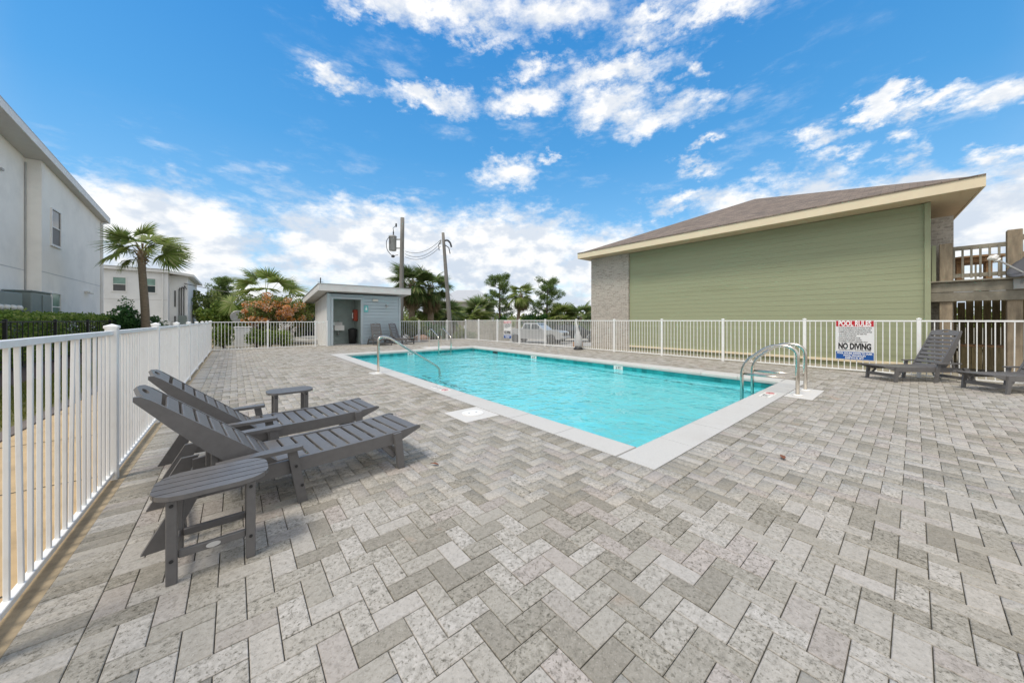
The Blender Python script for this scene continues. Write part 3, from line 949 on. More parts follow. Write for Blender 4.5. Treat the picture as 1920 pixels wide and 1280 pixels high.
# meter cabinets against the near wall
mc = thing('meter_cabinet', 'tall grey electrical cabinet against the white house wall behind the hedge', 'cabinet', (-6.0, 21.2, 0))
part('body', MB().cbox((-6.05, 21.6, 1.15), (.30, .85, 1.15), None, .02), MT['cab'], mc)
part('door', MB().cbox((-5.735, 22.0, 1.2), (.014, .40, 1.0), None, .008), MT['cab'], mc)
part('latch', MB().cbox((-5.70, 21.66, 1.2), (.02, .02, .06), None, .006), MT['galv'], mc)
part('top', MB().cbox((-6.05, 21.6, 2.325), (.33, .89, .024), None, .01), MT['cab'], mc)
mr = thing('meter_bank', 'row of grey electric meters on a panel left of the tall grey cabinet', 'meters', (-6.0, 18.6, 0))
part('panel', MB().cbox((-6.08, 18.9, 1.25), (.25, 1.45, .95), None, .02), MT['cab'], mr)
me_ = MB().lathe([(.10, 0), (.10, .05), (.085, .10), (.05, .12)], (0, 0, 0), 14, Matrix.Rotation(R(90), 3, 'Y')).mesh('meter', MT['lamp'], True)
for r_ in range(2):
    for k in range(6): inst('meter', me_, mr, (-5.83, 17.85 + k * .42, 1.25 + .42 * r_))

# ================================================================== SECOND WHITE HOUSE
H2 = thing('stucco_house', 'flat roofed white two storey house standing behind the single palm', 'house', (-8, 40, 0))
part('wall', MB().box(-16, -4.30, 40.0, 50, -.1, 5.20), MT['stuccog'], H2)
part('wall', MB().box(-4.30, -3.18, 40.9, 50, -.1, 5.10), MT['stuccog'], H2)
part('roof', MB().prism([(-16.3, 39.7, 5.26), (-4.2, 39.7, 5.20), (-4.2, 39.7, 5.42), (-16.3, 39.7, 5.48)], (0, 10.6, 0)).prism([(-4.19, 39.9, 5.19), (-2.75, 40.4, 5.02), (-2.75, 40.4, 5.22), (-4.19, 39.9, 5.41)], (0, 10.2, 0)), MT['trimw'], H2)
part('roof_edge', MB().prism([(-16.33, 39.66, 5.485), (-4.2, 39.66, 5.425), (-4.2, 39.66, 5.465), (-16.33, 39.66, 5.525)], (0, 10.6, 0)), MT['roofgrey'], H2)
window(H2, 40.0, -7.36, -6.60, 3.50, 4.66, 'y', 'glassg', 'screen', -1)
window(H2, 40.0, -5.62, -4.98, 3.46, 4.68, 'y', 'glassg', 'glass', -1)
window(H2, 40.0, -8.1, -7.4, .35, 1.55, 'y', 'screen', 'screen', -1)
window(H2, 40.0, -5.7, -4.95, .35, 1.60, 'y', 'screen', 'screen', -1)
part('downspout', MB().cbox((-4.62, 39.94, 2.6), (.05, .045, 2.55), None, .01), MT['trimw'], H2)
part('control_joint', MB().box(-16, -4.33, 39.985, 39.998, 2.9, 2.935), MT['soffit'], H2)
mb = MB()
for k, x in enumerate((-3.72, -3.58, -3.42)):
    mb.tube([(x, 40.82, .2), (x, 40.82, 3.9 + .1 * k), (x + .05, 40.78, 4.05 + .1 * k), (x + .18, 40.76, 3.95)], .035, 6)
part('conduit', mb, MT['wire'], H2)
part('meter_box', MB().cbox((-3.5, 40.75, 1.2), (.26, .12, .45), None, .02), MT['cab'], H2)
part('louvre', MB().box(-4.02, -3.92, 40.86, 40.895, 2.4, 3.8).box(-4.02, -3.92, 40.86, 40.895, .3, 1.6), MT['screen'], H2)

# ================================================================== POOL HOUSE
PH = thing('pool_house', 'small grey lap sided pool house with an open doorway and flat sloping roof', 'pool house', (3.44, FB, 0))
wx0, wx1, wy0, wy1 = 3.44, 7.02, FB, 21.3
dx0, dx1, dz = 3.70, 4.96, 2.29
ztop = lambda y: 2.60 - (y - 17.6) * .1
part('wall', MB().prism([(wx0, wy0 + .02, -.05), (wx0, wy1, -.05), (wx0, wy1, ztop(wy1)), (wx0, wy0 + .02, ztop(wy0))], (.12, 0, 0)), MT['stuccog'], PH)
part('wall', MB().prism([(wx1, wy0 + .02, -.05), (wx1, wy1, -.05), (wx1, wy1, ztop(wy1)), (wx1, wy0 + .02, ztop(wy0))], (-.12, 0, 0)), MT['bluegrey'], PH)
part('wall', MB().box(wx0 + .121, wx1 - .121, wy1 - .12, wy1, -.05, ztop(wy1) - .02), MT['bluegrey'], PH)
part('wall', MB().box(dx1 + .03, wx1 - .122, wy0 + .03, wy0 + .13, -.05, ztop(wy0) - .01).box(wx0 + .122, dx0 - .03, wy0 + .03, wy0 + .13, -.05, ztop(wy0) - .01).box(dx0 - .029, dx1 + .029, wy0 + .03, wy0 + .13, dz, ztop(wy0) - .01), MT['bluegrey'], PH)
part('inner_wall', MB().box(wx0 + .123, 5.06, wy0 + 1.36, wy0 + 1.44, -.03, 2.45).box(5.00, 5.08, wy0 + .131, wy0 + 1.355, -.03, 2.45), MT['cabin'], PH)
part('ceiling', MB().box(wx0 + .123, 4.99, wy0 + .131, wy0 + 1.355, 2.455, 2.48), MT['cabin'], PH)
part('floor_slab', MB().box(wx0 + .05, wx1 - .05, wy0 + .0, wy1 - .2, -.05, .012), MT['concrete'], PH)


def lap(root, x0_, x1_, z0_, z1_, Y, sy, e, mt, axis='x', name='siding_board', out=.030, gap=.016):
    """lap siding, each board one piece leaning out at its foot"""
    n = int(round((z1_ - z0_) / e)); e = (z1_ - z0_) / n
    for k in range(n):
        z = z0_ + k * e
        q = [(z, 0), (z, out), (z + e - gap, out * .6), (z + e - gap, 0)]
        if axis == 'x': b = MB().prism([(x0_, Y + sy * d_, z_) for z_, d_ in q], (x1_ - x0_, 0, 0))
        else: b = MB().prism([(Y + sy * d_, x0_, z_) for z_, d_ in q], (0, x1_ - x0_, 0))
        part(name, b, MT[mt], root)


lap(PH, dx1 + .12, wx1 - .09, .02, 2.53, wy0 + .028, -1, .172, 'bluegrey', gap=.026)
lap(PH, dx0 - .03, dx1 + .119, dz + .06, 2.53, wy0 + .027, -1, .09, 'bluegrey')
lap(PH, wx0 + .2, 4.995, .02, 2.45, wy0 + 1.358, -1, .12, 'cabin', name='inner_board', gap=.018)
part('corner_trim', MB().cbox((wx0 + .06, wy0 + .0, 1.27), (.08, .03, 1.27), None, .006), MT['bluetrim'], PH)
part('corner_trim', MB().cbox((wx1 - .04, wy0 + .0, 1.27), (.05, .03, 1.27), None, .006), MT['bluetrim'], PH)
part('door_trim', MB().cbox((dx0 - .055, wy0, 1.15), (.052, .032, 1.14), None, .006), MT['bluetrim'], PH)
part('door_trim', MB().cbox((dx1 + .06, wy0, 1.15), (.058, .032, 1.14), None, .006), MT['bluetrim'], PH)
part('door_trim', MB().cbox(((dx0 + dx1) / 2, wy0, dz + .055), ((dx1 - dx0) / 2 + .12, .034, .052), None, .006), MT['bluetrim'], PH)
rx0, rx1, ry0, ry1 = 2.98, 7.42, 17.6, 22.2
rt = lambda y: 2.93 - (y - ry0) * .1
part('roof', MB().prism([(rx0 - .02, ry0 - .02, rt(ry0) + .002), (rx0 - .02, ry1, rt(ry1) + .002), (rx0 - .02, ry1, rt(ry1) + .04), (rx0 - .02, ry0 - .02, rt(ry0) + .04)], (rx1 - rx0 + .04, 0, 0)), MT['roofgrey'], PH)
part('fascia', MB().box(rx0, rx1, ry0, ry0 + .035, rt(ry0) - .30, rt(ry0)), MT['trimw'], PH)
for xx in (rx0, rx1 - .035):
    part('fascia', MB().prism([(xx, ry0 + .036, rt(ry0) - .28), (xx, ry1, rt(ry1) - .28), (xx, ry1, rt(ry1)), (xx, ry0 + .036, rt(ry0))], (.035, 0, 0)), MT['trimw'], PH)
part('soffit', MB().prism([(rx0 + .037, ry0 + .037, rt(ry0) - .27), (rx0 + .037, ry1, rt(ry1) - .27), (rx0 + .037, ry1, rt(ry1) - .24), (rx0 + .037, ry0 + .037, rt(ry0) - .24)], (rx1 - rx0 - .075, 0, 0)), MT['soffit'], PH)
part('wall_light', MB().cbox((5.66, wy0 - .06, 2.28), (.14, .06, .06), None, .02), MT['lamp'], PH)
part('shower_arm', MB().tube([(6.2, wy0, 2.02), (6.2, wy0 - .22, 2.06), (6.2, wy0 - .28, 2.0)], .02, 8).lathe([(.02, .06), (.08, 0), (.08, -.02)], (6.2, wy0 - .28, 1.93), 14), MT['galv'], PH)
sg = solo('restroom_sign', MB().cbox((5.22, wy0 - .04, 1.83), (.10, .008, .17), None, .005), MT['teal'], 'small teal sign with a white figure beside the pool house doorway', 'sign', (5.22, wy0 - .04, 1.83))
part('pictogram', MB().lathe([(.028, 0), (.028, .004)], (5.22, wy0 - .049, 1.90), 12, Matrix.Rotation(R(90), 3, 'X')).box(5.18, 5.26, wy0 - .053, wy0 - .049, 1.77, 1.86), MT['inkw'], sg)
sk = thing('utility_sink', 'white wall hung sink inside the pool house doorway', 'sink', (4.15, wy0 + 1.2, .7))
b = MB()
bx0, bx1, by0, by1 = 3.95, 4.40, wy0 + .88, wy0 + 1.33
b.box(bx0, bx1, by0, by0 + .04, .72, .98).box(bx0, bx1, by1 - .04, by1, .72, 1.14).box(bx0, bx0 + .04, by0 + .041, by1 - .041, .72, .98).box(bx1 - .04, bx1, by0 + .041, by1 - .041, .72, .98).box(bx0 + .041, bx1 - .041, by0 + .041, by1 - .041, .72, .76)
part('basin', b, MT['rib'], sk)
part('drain_pipe', MB().tube([(4.17, wy0 + 1.1, .72), (4.17, wy0 + 1.1, .52), (4.17, wy0 + 1.16, .46), (4.17, wy0 + 1.32, .50)], .03, 8), MT['galv'], sk)
part('tap', MB().tube([(4.17, wy0 + 1.28, 1.14), (4.17, wy0 + 1.28, 1.2), (4.17, wy0 + 1.15, 1.2), (4.17, wy0 + 1.12, 1.16)], .014, 6), MT['steel'], sk)
ep = thing('emergency_phone', 'red emergency phone box on the inner wall of the pool house doorway', 'phone box', (4.9, wy0 + .7, 1.2))
part('case', MB().cbox((4.90, wy0 + .78, 1.50), (.09, .19, .30), None, .03), MT['redbox'], ep)
part('handset', MB().tube([(4.79, wy0 + .76, 1.36), (4.76, wy0 + .76, 1.40), (4.76, wy0 + .76, 1.58), (4.79, wy0 + .76, 1.62)], .025, 8), MT['rib'], ep)
tb = thing('waste_bin', 'dark waste bin just inside the right of the pool house doorway', 'bin', (4.75, wy0 + .7, 0))
part('body', MB().lathe([(.17, .015), (.21, .70), (.22, .72)], (4.76, wy0 + .75, 0), 18), MT['bolt'], tb, True)
part('lid', MB().lathe([(.225, .722), (.225, .75), (.14, .82), (.03, .84)], (4.76, wy0 + .75, 0), 18), MT['bolt'], tb, True)
solo('antenna_mast', MB().tube([(3.9, 22.4, 2.0), (3.9, 22.4, 3.75)], .03, 6).tube([(3.75, 22.4, 3.5), (4.05, 22.4, 3.5)], .012, 5).tube([(3.8, 22.4, 3.3), (4.0, 22.4, 3.3)], .012, 5), MT['wire'], 'thin dark antenna mast rising behind the pool house roof', 'antenna', (3.9, 22.4, 2.0))

# ================================================================== GREEN BUILDING
GB = thing('green_building', 'long green sided building with grey brick end and brown shingle roof', 'building', (13.25, 5, 0))
bX, bYn, bYf, bYb = 13.25, -.255, 9.93, 7.95
TOP = 4.16
part('wall', MB().box(bX + .03, bX + .33, bYn + .02, bYb, -.05, TOP), MT['green'], GB)
lap(GB, bYn + .10, bYb - .0, .16, TOP, bX + .029, -1, .154, 'green', 'y', out=.008, gap=.003)
part('corner_board', MB().cbox((bX - .01, bYn + .05, 2.1), (.035, .05, 2.06), None, .004), MT['green'], GB)
part('base_trim', MB().cbox((bX + .0, (bYn + bYb) / 2, .12), (.03, (bYb - bYn) / 2 - .01, .035), None, .006), MT['cream'], GB)
part('footing', MB().box(bX + .035, bX + .2, bYn + .05, bYb, -.2, .083), MT['joint'], GB)
part('brick_wall', MB().box(bX - .06, 24, bYb + .004, bYf, -.9, TOP - .005), MT['brick'], GB)
part('brick_wall', MB().box(bX + .55, 24, -.62, bYn + .016, -.1, TOP - .3), MT['brick'], GB)
eX, eN, eF = 12.55, -.99, 10.24
fz1, fz0 = 4.40, 4.16
W = eF - eN; px_, py_ = eX + W / 2, (eF + eN) / 2
pk_ = fz1 + (W / 2) * .4166
bX2 = 30
mb = MB()
# eave corners (near end runs 4 degrees off the long wall's normal, as the photo shows)
n0, n1 = (eX, eN), (bX2, eN + (bX2 - eX) * .073)
v = [(eX, eN, fz1), (eX, eF, fz1), (bX2, eF, fz1), (bX2, n1[1], fz1), (px_, py_, pk_), (bX2, py_, pk_)]
mb.add(v, [(0, 4, 1), (1, 4, 5, 2), (4, 0, 3, 5)])
mb.add([(x_, y_, z_ - .03) for x_, y_, z_ in v], [(1, 4, 0), (2, 5, 4, 1), (5, 3, 0, 4)])
part('roof', mb, MT['shingle'], GB)
mb = MB().prism([(eX, eN, fz0), (eX, eF, fz0), (eX, eF, fz1 - .004), (eX, eN, fz1 - .004)], (.035, 0, 0))
part('fascia', mb, MT['cream'], GB)
mb = MB().prism([(eX + .036, eF, fz0), (bX2, eF, fz0), (bX2, eF, fz1 - .004), (eX + .036, eF, fz1 - .004)], (0, -.035, 0))
part('fascia', mb, MT['cream'], GB)
mb = MB().prism([(eX + .036, eN + .003, fz0), (bX2, n1[1], fz0), (bX2, n1[1], fz1 - .004), (eX + .036, eN + .003, fz1 - .004)], (0, .035, 0))
part('fascia', mb, MT['cream'], GB)
part('drip_edge', MB().box(eX - .02, eX + .03, eN, eF, fz1 - .002, fz1 + .03), MT['shingle'], GB)
so = [(eX + .037, eN + .04), (bX2, n1[1] + .04), (bX2, eF - .04), (eX + .037, eF - .04)]
mb = MB().prism([(x_, y_, fz0 + .015) for x_, y_ in so], (0, 0, .02))
part('soffit', mb, MT['beige'], GB)
mb = MB()
for y in np.arange(eN + .3, eF - .2, .30): mb.box(eX + .06, bX - .10, y, y + .008, fz0 + .008, fz0 + .0149)
part('soffit_joint', mb, MT['beige'], GB)

# ================================================================== TIMBER DECK AT THE RIGHT
DK = thing('timber_deck', 'raised weathered timber deck on square posts right of the green building', 'deck', (13.5, -1, 0))
dX = 13.5
def post_(x, y, z0_, z1_, w=.10): part('post', MB().cbox((x, y, (z0_ + z1_) / 2), (w, w, (z1_ - z0_) / 2), None, .012), MT['wood'], DK)
post_(dX, -.49, -.1, 3.12); post_(dX, -1.43, -.1, 3.28); post_(dX, -3.2, -.1, 3.2); post_(16.4, -.6, -.1, 3.12); post_(16.4, -2.2, -.1, 3.12); post_(16.4, -3.6, -.1, 3.12)
part('beam', MB().cbox((dX - .125, -1.95, 1.81), (.022, 1.72, .11), None, .006), MT['woodg'], DK)
part('beam', MB().cbox((dX - .13, -1.95, 2.04), (.025, 1.74, .115), None, .006), MT['woodg'], DK)
for k in range(12):
    part('deck_board', MB().cbox((dX - .16 + .07 + k * .285, -2.05, 2.185), (.138, 1.85, .019), None, .005), MT['woodg'], DK)
for k in range(6):
    part('joist', MB().cbox((15.0, -.55 - k * .55, 2.03), (1.38, .02, .10), None, .004), MT['wood'], DK)
part('rail', MB().beam((dX, -.39, 2.98), (dX, -1.33, 2.98), .04, .10), MT['woodg'], DK)
part('rail', MB().beam((dX, -.39, 2.32), (dX, -1.33, 2.32), .04, .09), MT['woodg'], DK)
for k in range(6): part('baluster', MB().beam((dX - .03, -.53 - k * .125 - .08, 2.25), (dX - .03, -.53 - k * .125 - .08, 2.97), .035, .035), MT['woodg'], DK)
part('rail', MB().beam((dX, -1.53, 3.10), (dX, -3.1, 2.85), .04, .12), MT['woodg'], DK)
for k in range(8): part('baluster', MB().beam((dX - .03, -1.62 - k * .18, 2.25), (dX - .03, -1.62 - k * .18, 3.0), .035, .035), MT['woodg'], DK)
for k in range(14): part('baluster', MB().beam((16.4, -.7 - k * .21, 2.2), (16.4, -.7 - k * .21, 3.02), .035, .035), MT['woodg'], DK)
part('rail', MB().beam((16.4, -.5, 3.05), (16.4, -3.7, 3.05), .04, .10), MT['woodg'], DK)
for k in range(4): part('rail_board', MB().cbox((16.0 - .0, -1.75 - .12 * k, 2.62), (.02, .05, .44), None, .004), MT['wood'], DK)
part('side_board', MB().cbox((dX - .08, -.305, 2.6), (.02, .035, .5), None, .004), MT['green'], DK)
# table standing on the deck
pt = thing('picnic_table', 'orange brown octagonal picnic table standing on the timber deck', 'table', (15.2, -1.2, 2.205))
tc_ = (15.0, -.98)
oc = [(tc_[0] + .50 * math.cos(R(22.5 + 45 * k)), tc_[1] + .50 * math.sin(R(22.5 + 45 * k)), 2.86) for k in range(8)]
part('tabletop', MB().prism(oc, (0, 0, .045)), MT['tablewood'], pt)
part('apron', MB().prism([(tc_[0] + .42 * math.cos(R(22.5 + 45 * k)), tc_[1] + .42 * math.sin(R(22.5 + 45 * k)), 2.74) for k in range(8)], (0, 0, .118)), MT['tablewood'], pt)
for k in range(4): part('leg', MB().cbox((tc_[0] + .32 * math.cos(R(45 + 90 * k)), tc_[1] + .32 * math.sin(R(45 + 90 * k)), 2.48), (.05, .05, .26), None, .006), MT['tablewood'], pt)
# board fence and box seen under the deck
bf = thing('board_fence', 'rough vertical board fence standing in the shade under the timber deck', 'fence', (16.9, -2, 0))
for k in range(36):
    h = 1.92 + random.uniform(-.16, .12)
    part('board', MB().cbox((16.9 + random.uniform(-.01, .01), .9 - k * .150, h / 2 - .05), (.012, .068, h / 2 + .05), None, .004), MT['board'], bf)
part('rail', MB().cbox((16.95, -1.7, 1.2), (.03, 2.7, .045), None, .004), MT['board'], bf)
part('rail', MB().cbox((16.95, -1.7, .35), (.03, 2.7, .045), None, .004), MT['board'], bf)
bx = thing('storage_bench', 'low yellowish timber storage bench under the deck behind the right lounger', 'bench', (14.6, -1.1, 0))
part('seat', MB().cbox((14.7, -1.17, .60), (.25, .42, .025), None, .006), MT['tablewood'], bx)
for k in range(5): part('side_board', MB().cbox((14.48, -.84 - k * .165, .29), (.015, .078, .28), None, .004), MT['board'], bx)
part('side_board', MB().cbox((14.7, -.77, .29), (.2, .015, .28), None, .004), MT['board'], bx)
# satellite dish
sdh = thing('satellite_dish', 'dark grey satellite dish bolted to the timber deck beam', 'satellite dish', (dX - .16, -1.5, 2.1))
nrm = Vector((-.42, .62, .66)).normalized()
mt_ = nrm.to_track_quat('Z', 'Y').to_matrix()
dc = Vector((dX - .42, -1.70, 2.42))
prof = [(.002, 0), (.12, .008), (.24, .032), (.36, .072), (.42, .10), (.425, .106), (.42, .112), (.36, .084), (.24, .044), (.12, .02), (.002, .012)]
part('reflector', MB().lathe(prof, dc, 32, mt_), MT['dish'], sdh, True)
tip = dc + nrm * .42 + Vector((.05, .33, -.06))
part('arm', MB().beam(dc - nrm * .03 + Vector((0, .05, -.30)), tip, .03, .03), MT['galv'], sdh)
part('receiver', MB().cbox(tip, (.07, .06, .04), mt_, .02).lathe([(.045, 0), (.045, .07), (.06, .09)], tip, 12, Matrix.Rotation(R(180), 3, nrm.orthogonal()) @ mt_), MT['rib'], sdh)
part('bracket', MB().beam((dX - .16, -1.5, 2.06), dc - nrm * .02, .06, .06).cbox((dX - .17, -1.5, 2.06), (.02, .10, .12), None, .005).beam((dX - .16, -1.62, 2.2), dc - nrm * .02, .03, .03), MT['galv'], sdh)

# ================================================================== LOUNGERS AND SIDE TABLES
def make_lounger(back_deg, label, loc, rot, arms=True):
    """slatted chaise; local +x towards the foot, hinge of the back over the origin"""
    t = thing('sun_lounger', label, 'lounger', loc, rot, 'grey slatted loungers round the pool')
    P = MT['poly']; a = R(back_deg)
    for s in (-1, 1):
        y = .262 * s
        b = MB().prism([(x, y - .015, z) for x, z in ((-.42, .212), (-.42, .285), (-.30, .300), (.60, .300), (.84, .308), (1.01, .322), (1.035, .312), (1.03, .296), (.86, .232), (.78, .208), (.0, .205))], (0, .03, 0))
        part('side_rail', b, P, t, local=True)
        l = part('leg', MB().prism([(x, .297 * s - .014, z) for x, z in ((-.475, .30), (-.385, .30), (-.53, .0), (-.64, .0))], (0, .028, 0)), P, t, local=True)
        l = part('leg', MB().prism([(x, .297 * s - .014, z) for x, z in ((.02, .372), (.075, .372), (.140, .0), (.082, .0))], (0, .028, 0)), P, t, local=True)
        part('bolt', MB().lathe([(.009, 0), (.009, .004)], (.105, .297 * s + (.014 if s > 0 else -.018), .12), 8, Matrix.Rotation(R(90), 3, 'X')).lathe([(.009, 0), (.009, .004)], (.07, .297 * s + (.014 if s > 0 else -.018), .26), 8, Matrix.Rotation(R(90), 3, 'X')), MT['bolt'], l, local=True)
        part('leg', MB().prism([(x, .290 * s - .014, z) for x, z in ((.775, .300), (.840, .304), (.870, .0), (.812, .0))], (0, .028, 0)), P, t, local=True)
        part('brace', MB().beam((.80, .255 * s, .10), (.70, .255 * s, .21), .022, .04), P, t, local=True)
        part('arm', MB().prism([(x, y_ , .374) for x, y_ in ((-.34, .285 * s), (-.34, .325 * s), (-.05, .350 * s), (.09, .350 * s), (.105, .34 * s), (.105, .272 * s), (.09, .262 * s), (-.05, .262 * s))], (0, 0, .024)), P, t, local=True)
    part('stretcher', MB().beam((.83, -.276, .12), (.83, .276, .12), .022, .065), P, t, local=True)
    part('stretcher', MB().beam((-.48, -.282, .085), (-.48, .282, .085), .022, .06, (-.4, 0, 1)), P, t, local=True)
    part('stretcher', MB().beam((.02, -.25, .235), (.02, .25, .235), .022, .06), P, t, local=True)
    slat = MB().cbox((0, 0, 0), (.0385, .246, .0095), None, .004).mesh('seat_slat', P)
    for k in range(11):
        x = .015 + k * .0955
        dip = -.016 * math.sin(PI * min(1, k / 8.0)) if k < 8 else .004 * (k - 8)
        link('seat_slat', slat, t, (x, 0, .298 + dip), (0, -.05 if k > 8 else 0, 0))
    # back
    ux, uz = -math.cos(a), math.sin(a); nx, nz = math.sin(a), math.cos(a)
    H = (.0, .285)
    q = lambda u, n: (H[0] + ux * u + nx * n, H[1] + uz * u + nz * n)
    br = thing_part = link('backrest', None, t)
    for s in (-1, 1):
        pr = [(-.03, .0), (.30, .0), (.80, .0), (.845, -.006), (.865, -.024), (.85, -.042), (.62, -.082), (.40, -.112), (.15, -.128), (.0, -.10), (-.03, -.05)]
        part('side_board', MB().prism([(q(u, n)[0], .232 * s - .014, q(u, n)[1]) for u, n in pr], (0, .028, 0)), P, br, local=True)
    rot_ = Matrix(((ux, 0, nx), (0, 1, 0), (uz, 0, nz)))
    for k in range(8):
        u = .045 + k * .0905
        c = q(u, -.012)
        part('back_slat', MB().cbox((c[0], 0, c[1]), (.0345, .216, .0095), rot_, .004), P, br, local=True)
    out, inn = [], []
    for k in range(16):                                       # top slat with a hand hole
        an = 2 * PI * k / 16
        cx_, sy_ = math.cos(an), math.sin(an)
        uo = .045 * (1 if cx_ > 0 else -1) * min(1, abs(cx_) * 2.2)
        yo = .232 * (1 if sy_ > 0 else -1) * min(1, abs(sy_) * 2.2)
        if cx_ > 0: uo = .045 + .045 * max(0, 1 - (abs(yo) / .232) ** 2.2) - (.02 if abs(yo) > .2 else 0)
        out.append((.79 + uo, yo)); inn.append((.832 + .020 * cx_, .062 * sy_))
    v, f = [], []
    for n in (-.024, -.003):
        for ring in (out, inn):
            for u, y in ring:
                c = q(u, n); v.append((c[0], y, c[1]))
    for k in range(16):
        k2 = (k + 1) % 16
        f += [(48 + k, 48 + k2, 32 + k2, 32 + k), (k, k2, 16 + k2, 16 + k), (k, 32 + k, 32 + k2, k2), (16 + k, 16 + k2, 48 + k2, 48 + k)]
    part('top_slat', MB().add(v, f), P, br, local=True)
    for s in (-1, 1):
        c = q(.36, -.10)
        part('prop', MB().beam((c[0], .205 * s, c[1]), (-.34, .205 * s, .235), .022, .035), P, br, local=True)
    return t


LL = [
    (41, 'grey slatted lounger nearest the camera, beside the front side table', (.22, 2.985, 0), R(6)),
    (41, 'grey slatted lounger with reclined back between the near lounger and second side table', (.155, 3.90, 0), R(5)),
    (62, 'grey slatted lounger with raised back beside the pool rules sign', (11.03, -.13, 0), R(136)),
    (60, 'grey slatted lounger cut off by the right edge of the picture', (10.82, -1.36, 0), R(137)),
    (68, 'grey slatted lounger facing out beside the pool house doorway', (5.62, 17.42, 0), R(-84)),
    (68, 'grey slatted lounger at the right corner of the pool house', (6.60, 17.45, 0), R(-60)),
]
for dg, lb, lc, rt_ in LL: make_lounger(dg, lb, lc, rt_)


def side_table(label, loc, rot):
    t = thing('side_table', label, 'side table', loc, rot, 'grey oval side tables by the loungers')
    P = MT['poly']; A, B, rr = .228, .168, .125
    xe = lambda y: A - rr + math.sqrt(max(0, rr * rr - max(0, abs(y) - (B - rr)) ** 2))
    for k in range(5):
        y0_ = -B + k * .0676; y1_ = y0_ + .0600
        ysm = [y0_ + (y1_ - y0_) * i / 5 for i in range(6)]
        pl = [(xe(y) if abs(y) < B - 1e-4 else A - rr, y, .404) for y in ysm] + [(-(xe(y) if abs(y) < B - 1e-4 else A - rr), y, .404) for y in ysm[::-1]]
        part('top_slat', MB().prism(pl, (0, 0, .022)), P, t, local=True)
    for sx in (-1, 1):
        for sy in (-1, 1):
            l = part('leg', MB().cbox((.148 * sx, .125 * sy, .20), (.020, .016, .20), None, .004), P, t, local=True)
            part('bolt', MB().lathe([(.008, 0), (.008, .004)], (.148 * sx, .142 * sy + (0 if sy > 0 else 0), .115), 8, Matrix.Rotation(R(90), 3, 'X')).lathe([(.008, 0), (.008, .004)], (.148 * sx, .142 * sy, .375), 8, Matrix.Rotation(R(90), 3, 'X')), MT['bolt'], l, local=True)
        part('stretcher', MB().beam((.148 * sx, -.108, .125), (.148 * sx, .108, .125), .022, .036), P, t, local=True)
        part('apron', MB().beam((.148 * sx, -.108, .372), (.148 * sx, .108, .378), .022, .046), P, t, local=True)
    for sy in (-1, 1):
        b = part('stretcher', MB().beam((-.127, .108 * sy, .125 + .0), (.127, .108 * sy, .125 + .0), .022, .038), P, t, local=True)
        if sy < 0:
            pl = [(.028 * math.cos(w), -.1205, .125 + .013 * math.sin(w)) for w in np.linspace(0, 2 * PI, 20, endpoint=False)]
            part('badge', MB().prism(pl, (0, -.002, 0)), MT['badge'], b, local=True)
    return t


side_table('grey oval side table in front of the near lounger, pale badge on its stretcher', (-.082, 2.375, 0), R(0))
side_table('grey oval side table standing behind the second lounger', (.505, 4.74, 0), R(1))

# ================================================================== POOL RAILS
def arc(p, c, n=8):
    """rounds the corners of a polyline p by radius c"""
    p = [Vector(q) for q in p]; out = [p[0]]
    for i in range(1, len(p) - 1):
        a, b = (p[i-1] - p[i]), (p[i+1] - p[i])
        r_ = min(c, a.length * .48, b.length * .48)
        A, B = p[i] + a.normalized() * r_, p[i] + b.normalized() * r_
        for k in range(n + 1):
            t = k / n
            out.append(A * (1-t)**2 + p[i] * 2*t*(1-t) + B * t*t)
    return out + [p[-1]]


def rail_thing(name, label, path, rad, loc, bars=(), group=None, c=.18, feet=()):
    t = thing(name, label, 'handrail', loc, 0, group)
    part('tube', MB().tube(arc(path, c), rad, 14), MT['steel'], t, True)
    for a, b in bars: part('crossbar', MB().tube([a, b], rad * .72, 10), MT['steel'], t, True)
    for q in feet: part('flange', MB().lathe([(rad + .045, 0), (rad + .043, .012), (rad + .012, .022), (rad + .002, .022)], q, 18), MT['rib'], t, True)
    return t


rail_thing('stair_handrail', 'curved steel handrail sloping into the pool on its left side', [(2.62, 8.12, -.05), (2.62, 8.12, .86), (2.86, 8.12, .84), (4.22, 8.12, -.03), (4.24, 8.12, -.9)], .028,
           (2.62, 8.12, 0), c=.16, feet=[(2.62, 8.12, .002)])
for x, lb in ((7.18, 'steel grab rail nearer the camera at the front right pool corner'), (7.80, 'second steel grab rail behind the first, nearer the pool rules fence')):
    rail_thing('grab_rail', lb, [(x, 1.24, -.05), (x, 1.24, .80), (x, 1.60, .82), (x, 2.03, .45), (x, 2.03, -.9)], .028, (x, 1.24, 0),
               [((x, 1.24, .27), (x, 2.03, .27))], 'grab rails at the front right pool corner', .20, [(x, 1.24, .003)])
ld = thing('pool_ladder', 'steel pool ladder with two hooped rails at the far pool end', 'ladder', (7.2, 14, 0))
for x in (6.83, 7.43):
    part('tube', MB().tube(arc([(x, 14.15, -.05), (x, 14.15, .84), (x, 13.98, .86), (x, 13.22, .50), (x, 13.22, -.9)], .12), .025, 10), MT['steel'], ld, True)
    part('flange', MB().lathe([(.07, 0), (.07, .012), (.03, .022)], (x, 14.15, .002), 14), MT['rib'], ld, True)
for z in (-.35, -.62, -.88): part('tread', MB().cbox((7.13, 13.22, z), (.30, .05, .015), None, .005), MT['rib'], ld)
sk = thing('skimmer_lid', 'round white skimmer lid on its square pad by the left pool edge', 'skimmer lid', (2.47, 3.80, .004))
part('ring', MB().lathe([(.145, 0), (.145, .006), (.122, .006), (.122, .002)], (2.46, 3.79, .003), 30), MT['rib'], sk)
